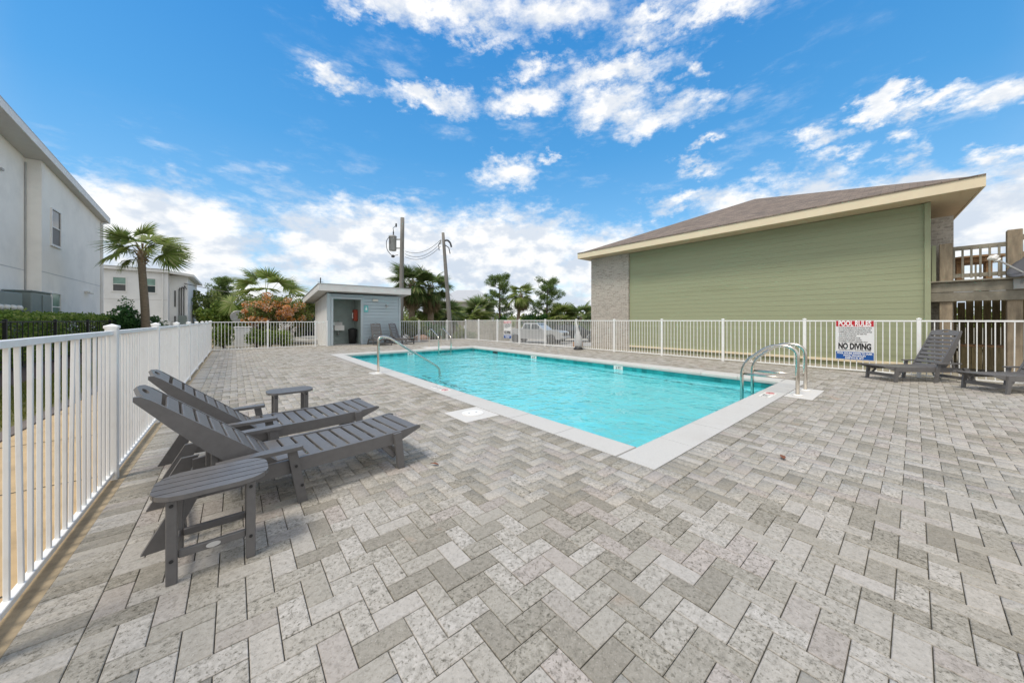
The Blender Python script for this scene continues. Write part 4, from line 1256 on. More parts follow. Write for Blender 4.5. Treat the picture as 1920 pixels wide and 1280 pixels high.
part('lid', MB().lathe([(.118, 0), (.118, .007), (.10, .008)], (2.46, 3.79, .003), 30), MT['rib'], sk)
part('finger_hole', MB().lathe([(.014, 0), (.014, .0015)], (2.41, 3.80, .0112), 12).lathe([(.014, 0), (.014, .0015)], (2.51, 3.78, .0112), 12), MT['galv'], sk)

# covered pool lift
lf = thing('pool_lift', 'covered pool lift under a pale grey fitted cover by the far fence', 'pool lift', (11.2, 9.1, 0))
prof = [(.20, .10), (.23, .2), (.24, .38), (.22, .55), (.15, .72), (.11, .9), (.09, 1.04), (.05, 1.10), (.01, 1.11)]
b = MB().lathe(prof, (0, 0, 0), 18)
b.v = [(x * .62 * (1 + .10 * math.sin(5 * math.atan2(y, x) + 6 * z)) + 11.2 - .08 * max(0, z - .5), y * .68 * (1 + .08 * math.sin(4 * math.atan2(y, x) + 3 * z)) + 9.1 + .12 * max(0, z - .55), z) for x, y, z in b.v]
part('cover', b, MT['cover'], lf, True)
part('base', MB().lathe([(.20, .006), (.20, .05), (.13, .12)], (11.2, 9.1, 0), 18), MT['bolt'], lf)

# ================================================================== SIGNS
def rules_sign(label, xc, y0_, y1_, z0_, z1_, full=True):
    """sign tied to the fence, facing the pool (-x)"""
    t = thing('pool_rules_sign', label, 'sign', (xc, (y0_ + y1_) / 2, (z0_ + z1_) / 2), 0, 'pool rules signs on the fence')
    w, h = y1_ - y0_, z1_ - z0_; yc = (y0_ + y1_) / 2
    part('panel', MB().cbox((xc, yc, (z0_ + z1_) / 2), (.003, w / 2, h / 2), None, .002), MT['signw'], t)
    rb, bb = .155 * h, .20 * h
    p1 = part('red_band', MB().box(xc - .0050, xc - .0034, y0_ + .012, y1_ - .012, z1_ - rb, z1_ - .012), MT['red'], t)
    p2 = part('blue_band', MB().box(xc - .0050, xc - .0034, y0_ + .012, y1_ - .012, z0_ + .012, z0_ + bb), MT['blue'], t)
    ro = (R(90), 0, R(-90))
    def T(s, size, m, z, y=None, par=t, bold=0, sx=1, al='CENTER', dx=-.0056):
        o = text('lettering', s, size, MT[m], par, Vector((xc + dx, yc if y is None else y, z)) - worg(par), ro, bold, 1, al)
        wd = max(v_.co.x for v_ in o.data.vertices) - min(v_.co.x for v_ in o.data.vertices)
        o.scale = (min(1.0, sx * w / wd), 1, 1)           # condensed to its line width
        return o
    T('POOL RULES', .185 * h, 'inkw', z1_ - rb / 2 - .008, None, p1, .0062, .84)
    T('NO DIVING', .205 * h, 'ink', z0_ + .335 * h, None, t, .010, .84)
    lines = ['• NO FOOD OR BEVERAGES IN POOL OR ON POOL WET DECK', '• NO GLASS OR ANIMALS IN THE FENCED POOL AREA', '• COMMERCIALLY BOTTLED WATER IN PLASTIC BOTTLES', '   IS ALLOWED ON THE POOL WET DECK FOR', '   POOL PATRON HYDRATION', '• DO NOT SWALLOW THE POOL WATER', '• SHOWER BEFORE ENTERING THE POOL', '• NO SWIMMING WITHOUT A RESPONSIBLE ADULT']
    if not full: lines = lines[:5]
    for k, s in enumerate(lines):
        T(s, .043 * h, 'ink', z1_ - rb - (.040 + .050 * k) * h, y1_ - .05, t, .0004, min(.86, len(s) * .0185), 'LEFT')
    T('• NO LIFEGUARD ON DUTY  SWIM AT YOUR OWN RISK', .032 * h, 'ink', z0_ + .240 * h, y1_ - .05, t, .0004, .84, 'LEFT')
    T('POOL HOURS: DAWN TO DUSK', .060 * h, 'inkw', z0_ + .160 * h, None, p2, .0022, .90)
    T('POOL MAXIMUM', .056 * h, 'inkw', z0_ + .102 * h, None, p2, .002, .56)
    T('DEPTH IS 4FT', .056 * h, 'inkw', z0_ + .046 * h, None, p2, .002, .52)
    return t


rules_sign('large pool rules sign on the white fence beside the right lounger', FR - .026, .60, 1.262, .29, 1.245)
rules_sign('small pool rules sign far along the white fence, near the parked pickup', FR - .026, 13.95, 14.60, .25, 1.22, False)

# fallen leaves
for nm, lc, sc_, rz_, lb in (('dry_leaf', (3.80, .76, .012), .62, .4, 'brown dry leaf lying on the pavers right of the pool corner'), ('dry_leaf', (1.32, 2.63, .012), .5, 2.2, 'small reddish dry leaf on the pavers beside the near lounger foot')):
    v, f = [], []
    for i in range(7):
        t_ = i / 6; w_ = .032 * math.sin(PI * t_ ** .8) + .001
        z_ = .012 * math.sin(PI * t_) + .006 * t_
        v += [(-.075 + .15 * t_, -w_, z_ + .010), (-.075 + .15 * t_, 0, z_), (-.075 + .15 * t_, w_, z_ + .013)]
    for i in range(6):
        for k in range(2): f.append((i*3+k, i*3+k+1, i*3+k+4, i*3+k+3))
    o_ = link(nm, MB().add(v, f).tube([(.07, 0, .004), (.11, .01, .001)], .002, 5).mesh(nm, MT['leafb'], True), None, lc, (0, 0, rz_))
    o_.scale = (sc_, sc_, sc_)
    tag(o_, lb, 'leaf')

# ================================================================== UTILITY POLES AND WIRES
def upole(label, base, top, r0, r1):
    t = thing('utility_pole', label, 'utility pole', base)
    part('pole', MB().tube([Vector(base).lerp(Vector(top), k / 8) for k in range(9)], [r0 + (r1 - r0) * k / 8 for k in range(9)], 14), MT['polew'], t, True)
    return t


p1b, p1t = (8.72, 22.40, -.6), (8.80, 22.30, 8.22)
p2b, p2t = (11.23, 19.95, -.3), (10.75, 20.20, 7.10)
u1 = upole('wooden utility pole with a grey transformer behind the pool house', p1b, p1t, .165, .13)
tp = Vector((8.28, 22.70, 0))
part('transformer', MB().lathe([(.02, 5.95), (.22, 5.97), (.245, 6.0), (.245, 6.88), (.27, 6.89), (.27, 6.95), (.20, 7.0), (.02, 7.03)], tp, 20), MT['galv'], u1, True)
part('bushing', MB().lathe([(.02, 7.0), (.05, 7.05), (.03, 7.12), (.05, 7.17), (.03, 7.3), (.012, 7.45)], tp + Vector((.05, .0, 0)), 10), MT['wire'], u1, True)
part('bracket', MB().beam(tp + Vector((.2, -.1, 6.75)), (8.76, 22.35, 6.75), .08, .08).beam(tp + Vector((.2, -.1, 6.15)), (8.76, 22.35, 6.15), .08, .08), MT['galv'], u1)
part('cutout', MB().lathe([(.05, 7.7), (.06, 7.85), (.04, 7.95)], tp + Vector((.2, -.1, -.1)), 8).tube([tp + Vector((.2, -.1, 7.7)), tp + Vector((.02, 0, 7.5)), tp + Vector((.05, 0, 7.4))], .018, 5), MT['wire'], u1)
part('drop_loop', MB().tube(arc([tp + Vector((-.2, .05, 6.9)), tp + Vector((-.42, .05, 6.6)), tp + Vector((-.38, .05, 6.0)), tp + Vector((-.05, 0, 5.6)), tp + Vector((.3, -.2, 5.7))], .2), .022, 5).lathe([(.02, 5.5), (.12, 5.54), (.12, 5.62), (.03, 5.7)], tp + Vector((.02, 0, 0)), 10), MT['wire'], u1)
u2 = upole('leaning wooden utility pole standing by the far fence corner', p2b, p2t, .165, .095)
part('bracket', MB().tube(arc([(10.79, 20.15, 6.55), (10.98, 20.02, 6.62), (11.14, 19.92, 6.45), (11.20, 19.86, 6.15)], .12), .06, 8).tube([(10.8, 20.1, 6.3), (11.05, 19.95, 6.1), (11.12, 19.9, 5.7)], .03, 6).tube([(10.65, 20.25, 6.6), (10.5, 20.35, 6.3), (10.52, 20.3, 5.9)], .025, 6), MT['wire'], u2)
part('insulator', MB().lathe([(.03, 6.35), (.06, 6.4), (.04, 6.5), (.06, 6.58), (.02, 6.65)], (10.62, 20.28, 0), 8), MT['galv'], u2)


def wire(label, a, b, sag, r=.014):
    a, b = Vector(a), Vector(b)
    pts = [a.lerp(b, k / 16) - Vector((0, 0, sag * 4 * (k / 16) * (1 - k / 16))) for k in range(17)]
    solo('overhead_wire', MB().tube(pts, r, 5), MT['wire'], label, 'wire', tuple(a), 'overhead wires')


wire('topmost of three sagging wires between the two utility poles', (8.95, 22.20, 5.95), (10.62, 20.28, 6.62), .42)
wire('middle of three sagging wires between the two utility poles', (8.95, 22.20, 5.75), (10.62, 20.28, 6.42), .50)
wire('lowest of three sagging wires between the two utility poles', (8.95, 22.20, 5.55), (10.62, 20.28, 6.20), .46)
wire('service wire running from the leaning pole into the palms behind the pool house', (10.98, 20.06, 3.9), (9.9, 22.6, 3.55), .2, .016)
wire('single wire running from the second white house towards the pool house', (-3.4, 40.8, 4.45), (3.9, 36.0, 3.0), .15, .03)

# ================================================================== VEHICLES ON THE LOWER CAR PARK
def wheel(root, c, axis_rot, r=.40, w=.26):
    o = link('wheel', None, root, c, (0, 0, axis_rot))
    part('tyre', MB().lathe([(r * .62, -w/2), (r * .93, -w/2), (r, -w/2 + .04), (r, w/2 - .04), (r * .93, w/2), (r * .62, w/2)], (0, 0, 0), 24, Matrix.Rotation(R(90), 3, 'X')), MT['rubber'], o, True, True)
    part('rim', MB().lathe([(.05, -w/2 + .02), (r * .60, -w/2 + .03), (r * .63, -w/2), (r * .63, w/2), (r * .60, w/2 - .03), (.05, w/2 - .02)], (0, 0, 0), 16, Matrix.Rotation(R(90), 3, 'X')), MT['galv'], o, True, True)


def pickup(loc, rot):
    t = thing('pickup_truck', 'silver crew cab pickup truck parked beyond the far fence', 'pickup', loc, rot)
    B = MT['silver']
    low = [(-2.9, .62), (-2.9, 1.28), (-1.05, 1.30), (1.15, 1.26), (2.55, 1.16), (2.85, 1.05), (2.92, .60), (2.75, .42)]
    def arch(x): return [(x + .52 * math.cos(w), .42 + .50 * math.sin(w)) for w in np.linspace(0, PI, 9)]
    prof = low + arch(1.85) + arch(-1.75) + [(-2.6, .42)]
    part('body', MB().prism([(x, -.98, z) for x, z in prof], (0, .30, 0)).prism([(x, .68, z) for x, z in prof], (0, .30, 0))
         .prism([(x, -.68, z) for x, z in [(-1.1, .45), (-1.1, 1.28), (1.1, 1.26), (2.5, 1.16), (2.85, 1.04), (2.9, .5)]], (0, 1.36, 0)).box(-2.88, -2.80, -.68, .68, .5, 1.26).box(-2.8, -1.1, -.68, .68, .55, .72), B, t, local=True)
    v = [(-1.05, -.96, 1.27), (1.25, -.96, 1.24), (.45, -.80, 1.86), (-.85, -.80, 1.88)]
    v += [(x, -y, z) for x, y, z in v]
    cab_ = part('cab', MB().add(v, [(0, 1, 2, 3), (7, 6, 5, 4), (3, 2, 6, 7), (1, 5, 6, 2), (0, 3, 7, 4)]), B, t, local=True)
    for s in (-1, 1):
        for x0_, x1_, x2_, x3_ in ((-.92, -.16, -.18, -.78), (-.06, .98, .42, -.06)):
            y = lambda z: s * (.965 - (z - 1.25) * .26)
            q = [(x0_, y(1.32) , 1.32), (x1_, y(1.32), 1.32), (x2_, y(1.78), 1.78), (x3_, y(1.78), 1.78)]
            part('side_window', MB().prism(q, (0, s * .008, 0)), MT['carglass'], cab_, local=True)
        part('mirror', MB().cbox((.85, 1.08 * s, 1.36), (.06, .12, .10), None, .03), B, t, local=True)
        part('headlight', MB().cbox((2.84, .74 * s, .93), (.06, .18, .10), None, .03), MT['lamp'], t, local=True)
        part('tail_light', MB().cbox((-2.90, .86 * s, 1.05), (.025, .07, .18), None, .01), MT['red'], t, local=True)
        for x in (1.85, -1.75): wheel(t, (x, .84 * s, .40), 0)
        part('door_handle', MB().cbox((-.3, .99 * s, 1.08), (.10, .015, .02), None, .006), MT['galv'], t, local=True)
    q = [(1.12, -.84, 1.30), (1.12, .84, 1.30), (.50, .72, 1.80), (.50, -.72, 1.80)]
    part('windscreen', MB().prism(q, (.02, 0, .012)), MT['carglass'], cab_, local=True)
    part('grille', MB().cbox((2.90, 0, .88), (.03, .54, .14), None, .02), MT['bolt'], t, local=True)
    part('bumper', MB().cbox((2.94, 0, .56), (.09, .96, .11), None, .04), MT['galv'], t, local=True)
    part('bumper', MB().cbox((-2.96, 0, .56), (.09, .92, .09), None, .04), MT['galv'], t, local=True)
    return t


def suv(loc, rot, name, label, paint, cat):
    t = thing(name, label, cat, loc, rot)
    B = MT[paint]
    def arch(x): return [(x + .46 * math.cos(w), .36 + .44 * math.sin(w)) for w in np.linspace(0, PI, 9)]
    prof = [(-2.35, .55), (-2.38, .95), (-2.2, 1.10), (1.0, 1.10), (2.1, .98), (2.36, .80), (2.36, .45), (2.2, .36)] + arch(1.45) + arch(-1.4) + [(-2.2, .36)]
    part('body', MB().prism([(x, -.93, z) for x, z in prof], (0, 1.86, 0)), B, t, local=True)
    v = [(-2.25, -.90, 1.09), (1.15, -.90, 1.09), (.25, -.72, 1.66), (-1.9, -.72, 1.68)]
    v += [(x, -y, z) for x, y, z in v]
    c_ = part('cabin', MB().add(v, [(0, 1, 2, 3), (7, 6, 5, 4), (3, 2, 6, 7), (1, 5, 6, 2), (0, 3, 7, 4)]), B, t, local=True)
    for s in (-1, 1):
        y = lambda z: s * (.905 - (z - 1.09) * .31)
        for q4 in ((-1.95, -1.0, -1.0, -1.75), (-.92, -.02, -.02, -.92), (.06, .92, .25, .06)):
            q = [(q4[0], y(1.16), 1.16), (q4[1], y(1.16), 1.16), (q4[2], y(1.58), 1.58), (q4[3], y(1.58), 1.58)]
            part('side_window', MB().prism(q, (0, s * .008, 0)), MT['carglass'], c_, local=True)
        part('headlight', MB().cbox((2.28, .68 * s, .78), (.08, .18, .08), None, .03), MT['lamp'], t, local=True)
        part('mirror', MB().cbox((.75, 1.0 * s, 1.16), (.06, .10, .08), None, .03), B, t, local=True)
        for x in (1.45, -1.4): wheel(t, (x, .80 * s, .36), 0, .36, .22)
    q = [(1.04, -.80, 1.14), (1.04, .80, 1.14), (.30, .66, 1.60), (.30, -.66, 1.60)]
    part('windscreen', MB().prism(q, (.02, 0, .012)), MT['carglass'], c_, local=True)
    part('bumper', MB().cbox((2.34, 0, .48), (.08, .88, .12), None, .05), MT['bolt'], t, local=True)
    part('grille', MB().cbox((2.36, 0, .74), (.03, .42, .08), None, .02), MT['bolt'], t, local=True)
    return t


pickup((21.8, 22.7, -.885), -math.atan2(.64, .77) - R(30))
suv((26.3, 21.6, -.885), -math.atan2(.64, .77) - R(14), 'parked_car', 'dark parked car behind the silver pickup, half hidden by the pool lift', 'navy', 'car')
suv((3.15, 24.2, -.06), R(8), 'parked_car', 'dark parked car behind the white fence left of the pool house', 'navy', 'car')
solo('parking_kerb', MB().cbox((2.9, 20.6, .16), (.75, .08, .07), None, .03), MT['concrete'], 'pale concrete parking kerb in front of the dark car left of the pool house', 'kerb', (2.9, 20.6, .1))
solo('utility_box', MB().cbox((.30, 20.9, .42), (.30, .26, .48), None, .03).cbox((.30, 20.9, .91), (.34, .30, .02), None, .01), MT['signw'], 'pale utility box behind the far left fence between two clipped shrubs', 'utility box', (.3, 20.9, 0))
solo('round_marker', MB().lathe([(.34, -.02), (.36, 0), (.34, .02)], (.15, 25.2, 1.45), 22, Matrix.Rotation(R(90), 3, 'X')).tube([(.15, 25.22, -.05), (.15, 25.22, 1.2)], .03, 8), MT['galv'], 'grey round sign seen from behind above the far left fence', 'sign', (.15, 25.2, 0))
solo('terracotta_block', MB().cbox((12.95, 10.55, .05), (.22, .16, .13), None, .02), MT['terra'], 'low pinkish block on the ground by the brick corner behind the fence', 'block', (12.95, 10.55, 0))
# grey board enclosure beyond the far fence corner
en = thing('board_enclosure', 'grey board fence enclosure in the car park beyond the far corner', 'fence', (20, 28, -.885))
mb = MB()
A, B_ = Vector((16.6, 29.5, 0)), Vector((21.8, 26.6, 0))
n = 40
for k in range(n):
    q = A.lerp(B_, (k + .5) / n); dv = (B_ - A).normalized()
    mb.beam((q.x, q.y, -.885), (q.x, q.y, 1.12 + random.uniform(-.01, .01)), .135, .02, (dv.y, -dv.x, 0), .003)
part('boards', mb, MT['woodg'], en)['kind'] = 'stuff'
part('latch_plate', MB().cbox((17.7, 28.7, .55), (.12, .04, .16), Matrix.Rotation(math.atan2(-2.9, 5.2), 3, 'Z'), .01), MT['signw'], en)
# far house with the pale hip roof
FHs = thing('far_house', 'far house with a pale hip roof beyond the palms', 'house', (38, 58, 0))
hx, hy = 39.5, 60.0
rotm = Matrix.Rotation(-YAW, 3, 'Z')
def fh(x, y, z): q = rotm @ Vector((x, y, 0)); return (hx + q.x, hy + q.y, z)
pts = [fh(-10, 0, 0)] 
hv = [fh(-9, 0, 5.4), fh(4.4, 0, 5.4), fh(4.4, 10, 5.4), fh(-9, 10, 5.4), fh(-4.5, 5, 8.1), fh(.2, 5, 8.1)]
part('roof', MB().add(hv, [(0, 1, 5, 4), (1, 2, 5), (2, 3, 4, 5), (3, 0, 4)]), MT['roofw'], FHs)
part('fascia', MB().prism([(x, y, z - .25) for x, y, z in hv[:4]], (0, 0, .246)), MT['soffit'], FHs)
part('wall', MB().prism([fh(-8.2, .8, -1), fh(3.6, .8, -1), fh(3.6, 9.2, -1), fh(-8.2, 9.2, -1)], (0, 0, 6.14)), MT['farwall'], FHs)

# ================================================================== VEGETATION
def quads(c, n, size, aspect=1.6, up=.35, flat=None):
    """n leaf quads (diamonds folded on the midrib) at the points c (n,3)"""
    c = np.asarray(c); n = len(c)
    d = rng.normal(size=(n, 3)); d[:, 2] += up; d /= np.linalg.norm(d, axis=1)[:, None]
    e = rng.normal(size=(n, 3)); w = np.cross(d, e); w /= np.linalg.norm(w, axis=1)[:, None] + 1e-9
    s = (size * rng.uniform(.6, 1.35, n))[:, None]
    nn = np.cross(d, w)
    v = np.stack([c - d * s * .5, c + w * s * .5 / aspect + nn * s * .08, c + d * s * .5, c - w * s * .5 / aspect + nn * s * .08], 1).reshape(-1, 3)
    f = np.arange(4 * n).reshape(-1, 4)
    return v, f


def blob_points(clumps, shell=.75):
    """points in a list of clumps (center, radii, n): mostly near each clump's skin"""
    out = []
    for c, r, n in clumps:
        d = rng.normal(size=(n, 3)); d /= np.linalg.norm(d, axis=1)[:, None]
        k = (shell + (1 - shell) * rng.random(n) ** .6) * rng.uniform(.75, 1.08, n)
        k = np.where(rng.random(n) < .18, k * rng.random(n), k)
        out.append(np.asarray(c) + d * k[:, None] * np.asarray(r))
    return np.concatenate(out)


def crown_clumps(c, r, n, cr, leaves, flat=.75, seed=0):
    """n leafy clumps spread over an ellipsoid c, r"""
    g = np.random.default_rng(seed); out = []
    for k in range(n):
        d = g.normal(size=3); d /= np.linalg.norm(d); d[2] = d[2] * .9 + .1
        q = np.asarray(c) + d * np.asarray(r) * g.uniform(.35, 1.0)
        s = cr * g.uniform(.6, 1.25)
        out.append((q, (s, s, s * flat), int(leaves * g.uniform(.6, 1.3))))
    return out


def leaves_obj(name, clumps, size, m, root, aspect=1.6, shell=.75):
    v, f = quads(blob_points(clumps, shell), 0, size, aspect)
    v = v - np.asarray(worg(root)) if root else v
    return link(name, np_mesh(name, v, f, MT[m]), root)


def shrub(name, label, cat, base, clumps, size, m, group=None, stems=4, aspect=1.6, bark='bark'):
    t = thing(name, label, cat, base, 0, group)
    leaves_obj('foliage', clumps, size, m, t, aspect)
    b = MB()
    for k in range(stems):
        c = clumps[(k * 3) % len(clumps)][0]
        b.tube([Vector(base) + Vector((random.uniform(-.06, .06), random.uniform(-.06, .06), 0)), (Vector(base) + Vector(c)) / 2 + Vector((random.uniform(-.1, .1), 0, 0)), Vector(c)], [.03, .022, .01], 6)
    part('stem', b, MT[bark], t)
    return t


# ---- fan palms
def fan(npet, L, span, petiole, droop, seed, blade=.040):
    """one costapalmate frond along +x: petiole, then a fan of narrow blades"""
    g = random.Random(seed); v, f = [], []
    P = []
    for i in range(7):
        t = i / 6
        P.append(Vector((petiole * t, 0, -droop * .35 * petiole * t * t)))
    w = .014
    for i, p in enumerate(P): v += [(p.x, -w, p.z), (p.x, w, p.z)]
    for i in range(6): f.append((2*i, 2*i+1, 2*i+3, 2*i+2))
    hub = P[-1]; tx = (P[-1] - P[-2]).normalized()
    for k in range(npet):
        a = (k / (npet - 1) - .5) * span + g.gauss(0, .03)
        ln = L * (.72 + .28 * math.cos(a * .75)) * g.uniform(.88, 1.08)
        di = Vector((math.cos(a) * tx.x, math.sin(a), math.cos(a) * tx.z)).normalized()
        side = Vector((-math.sin(a), math.cos(a), 0))
        fold = .20 * abs(math.sin(a))
        prev = None; n0 = len(v)
        for i, t in enumerate((0, .35, .7, 1.0)):
            q = hub + Vector((-.10 * L * (1 - abs(a) / span), 0, 0)) + di * ln * t + Vector((0, 0, -droop * ln * t ** 2.2 * g.uniform(.55, .8) + fold * ln * t * .5))
            ww = blade * L * (.35, 1.0, .75, .06)[i]
            v += [tuple(q - side * ww), tuple(q + side * ww)]
        for i in range(3): f.append((n0 + 2*i, n0 + 2*i + 1, n0 + 2*i + 3, n0 + 2*i + 2))
    return np.array([tuple(p) for p in v], float), np.array(f)


def palm(label, base, top, r0, r1, n, L, pet, m='frond', group=None, seed=1, lo=-50, hi=80, joined=False, dirs=None, boots=True, skirt=0, roll=40):
    t = thing('fan_palm', label, 'palm', base, 0, group)
    b, tp = Vector(base), Vector(top)
    g = random.Random(seed)
    N = 10
    part('trunk', MB().tube([b.lerp(tp, k / N) + Vector((math.sin(k * .5) * .03, 0, 0)) for k in range(N + 1)], [r0 + (r1 - r0) * k / N for k in range(N + 1)], 14), MT['trunk'], t, True)
    if boots:
        q = MB()
        for k in range(26):
            a = k * 2.4; z = -.65 + .85 * k / 26
            d = Vector((math.cos(a), math.sin(a), 0))
            p0 = tp + Vector((0, 0, z)) + d * r1 * .8
            q.beam(p0, p0 + d * (.10 + .10 * g.random()) + Vector((0, 0, .22)), .07, .03, (0, 0, 1), .004)
        part('boot', q, MT['boot'], t)
    protos_ = [fan(32, L * g.uniform(.9, 1.1), R(g.uniform(190, 250)), pet * g.uniform(.85, 1.15), g.uniform(.35, .75), seed * 10 + k) for k in range(4)]
    ms = None if joined else [np_mesh('frond', v, f, MT[m]) for v, f in protos_]
    VV, FF, nn = [], [], 0
    dl = dirs or []
    if not dl:
        for k in range(n):
            el = lo + (hi - lo) * ((k + .5) / n) ** .85
            dl.append((k * 137.5 + g.uniform(-18, 18), el + g.uniform(-8, 8), g.uniform(.8, 1.1)))
    for k, (az, el, sc_) in enumerate(dl):
        e = Euler((R(g.uniform(-roll, roll)), -R(el), R(az)), 'XYZ')
        if joined:
            M_ = np.array(e.to_matrix()); v, f = protos_[k % 4]
            VV.append((v * sc_) @ M_.T + np.array(tp - b)); FF.append(f + nn); nn += len(v)
        else:
            o = link('frond', ms[k % 4], t, tp - b, e); o.scale = (sc_,) * 3
    if joined: link('crown', np_mesh('crown', np.concatenate(VV), np.concatenate(FF), MT[m]), t)
    if skirt:
        VV, FF, nn = [], [], 0
        for k in range(skirt):
            e = Euler((R(g.uniform(-40, 40)), R(g.uniform(55, 85)), R(k * 137.5)), 'XYZ')
            v, f = protos_[k % 4]
            VV.append((v * .9) @ np.array(e.to_matrix()).T + np.array(tp - b) + np.array((0, 0, -.2))); FF.append(f + nn); nn += len(v)
        link('dry_skirt', np_mesh('dry_skirt', np.concatenate(VV), np.concatenate(FF), MT['dead']), t)
    return t


LEFT, TOWARD = 180 - 39.7, 270 - 39.7            # azimuths (world, from +x) of the picture's left and of the viewer
lft = lambda d: 180 - math.degrees(YAW) + d       # d: 0 = picture left, 180 = right, 90 = towards the viewer, -90 = away
palm('tall fan palm with a sparse crown in front of the second white house', (-3.28, 23.5, -.05), (-3.40, 23.55, 4.55), .165, .13, 0, .92, .92, 'frond', None, 3, roll=75,
     dirs=[(lft(-5), 30, 1), (lft(20), 6, 1.05), (lft(-40), 16, .95), (lft(10), -24, .8), (lft(-15), 52, .85), (lft(70), 60, .75), (lft(-80), 64, .8), (lft(120), 66, .85), (lft(165), 46, .95), (lft(200), 34, .95), (lft(176), -2, 1.05), (lft(195), -14, .95), (lft(90), 20, .6), (lft(-25), 0, .95), (lft(210), 12, 1.0), (lft(40), 42, .8), (lft(140), 20, .8)])
palm('fan palm with tall arching fronds behind the orange flowering shrub', (1.71, 29.8, -.1), (1.71, 29.8, 2.75), .24, .2, 0, 1.0, 1.8, 'frond', None, 5, roll=75,
     dirs=[(lft(0), 30, 1), (lft(15), 50, 1.0), (lft(-20), 12, 1.05), (lft(30), -6, 1.0), (lft(5), -18, .95), (lft(60), 60, .9), (lft(100), 75, .95), (lft(-60), 70, 1.0), (lft(150), 72, 1.05), (lft(170), 55, 1.05), (lft(180), 35, 1.1), (lft(195), 20, 1.05), (lft(210), 45, 1.0), (lft(130), 40, .9), (lft(80), 35, .85), (lft(-90), 40, 1), (lft(-10), 66, 1)])
PB = 'fan palms behind the pool house'
palm('dense fan palm directly behind the right side of the pool house', (10.0, 23.6, -.4), (10.0, 23.6, 3.9), .25, .2, 34, 1.0, .95, 'frondd', PB, 11, -75, 80, skirt=10)
palm('dense drooping fan palm nearest the leaning utility pole', (11.3, 23.2, -.5), (11.3, 23.2, 3.65), .25, .2, 34, 1.0, .95, 'frondd', PB, 12, -75, 80, skirt=8)
palm('lower fan palm just right of the pool house roof end', (11.6, 24.6, -.6), (11.6, 24.6, 2.1), .22, .2, 28, .95, .85, 'frond', PB, 13, -60, 80, skirt=8)
palm('small fan palm behind the leaning utility pole', (13.3, 24.3, -.7), (13.3, 24.3, 1.7), .2, .18, 24, .9, .8, 'frondd', PB, 14, -60, 80, joined=True, skirt=10)
palm('fan palm with a leaning bare trunk between the two pines', (24.9, 29.4, -.9), (25.6, 29.2, 4.1), .21, .17, 30, 1.0, .95, 'frond', None, 15, -70, 80, skirt=10)
# row of low palmettos along the back of the car park
TL = 'low palms and bushes along the back of the car park'
low = [(16.3, 30.6, .9, 'palm low against the far house'), (18.1, 32.2, 1.0, 'palm with a wide fan crown below the far roof'), (19.9, 31.2, 1.1, 'short palm with dry lower fronds'), (21.6, 32.0, 2.1, 'palm left of the first pine'),
       (30.5, 27.4, 1.5, 'short palm right of the second pine'), (32.0, 25.6, 1.6, 'short palm next to the brick corner')]
for k, (x, y, z, s) in enumerate(low):
    palm('low ' + ('dark green ' if k % 2 else 'olive ') + s, (x, y, -.9), (x, y, z), .2, .18, 32, 1.35, 1.1, 'frondd' if k % 2 else 'frond', TL, 30 + k, -70, 80, joined=True, boots=False, skirt=7)
for k, (x, y, w, h, s, m) in enumerate([(23.3, 30.8, 1.5, 1.5, 'rounded dark bush under the first pine', 'dkshrub'), (27.0, 29.0, 1.9, 2.0, 'bright green bush under the leaning palm', 'dkshrub'), (28.7, 28.4, 1.4, 1.5, 'dark bush between the leaning palm and second pine', 'dkshrub'),
                                        (22.4, 33.5, 1.8, 1.6, 'olive bush behind the first pine trunk', 'mixed'), (31.3, 27.0, 1.5, 1.3, 'olive bush beside the brick corner', 'mixed'), (14.9, 31.0, 1.6, 1.7, 'olive bush left of the far house wall', 'mixed'), (20.5, 33.3, 1.7, 1.5, 'leafy olive bush behind the grey board enclosure', 'mixed')]):
    shrub('bush', s, 'bush', (x, y, -.9), crown_clumps((x, y, h * .45), (w * .8, w * .8, h * .75), 26, .55, 150, .8, 50 + k), .17, m, TL)


def pine_tree(label, base, h, spread, seed, lean=0.0):
    t = thing('pine_tree', label, 'pine', base, 0, 'pines beyond the car park')
    g = random.Random(seed); b = Vector(base)
    pt = lambda k: b + Vector((lean * k * k, 0, h * k))
    part('trunk', MB().tube([pt(k / 8) for k in range(9)], [.20 - .15 * k / 8 for k in range(9)], 10), MT['bark'], t, True)
    lm, cl = MB(), []
    for i in range(24):
        k = .36 + .62 * i / 23; p = pt(k); a = i * 2.4 + g.uniform(-.4, .4)
        ln = spread * (1.05 - (k - .36) * .95) * g.uniform(.55, 1.15)
        e = p + Vector((math.cos(a) * ln, math.sin(a) * ln, ln * g.uniform(.05, .5)))
        lm.tube([p, p.lerp(e, .5) + Vector((0, 0, -.05)), e], [.055, .035, .012], 6)
        for j in range(4):
            q = p.lerp(e, .45 + .2 * j) + Vector((g.uniform(-.25, .25), g.uniform(-.25, .25), g.uniform(-.05, .25)))
            s = g.uniform(.30, .62)
            cl.append((q, (s, s, s * .8), int(130 * s / .45)))
    for j in range(5): cl.append((pt(1) + Vector((g.uniform(-.4, .4), g.uniform(-.4, .4), g.uniform(-.4, .2))), (.45, .45, .35), 130))
    part('limb', lm, MT['bark'], t)
    leaves_obj('crown', cl, .20, 'pine', t, 4.0, .3)
    return t


pine_tree('fuller pine tree left of the leaning palm', (25.4, 33.0, -.9), 7.4, 2.5, 4)
pine_tree('open branched pine tree against the brick corner of the green building', (29.8, 29.2, -.9), 6.9, 2.4, 9, .3)

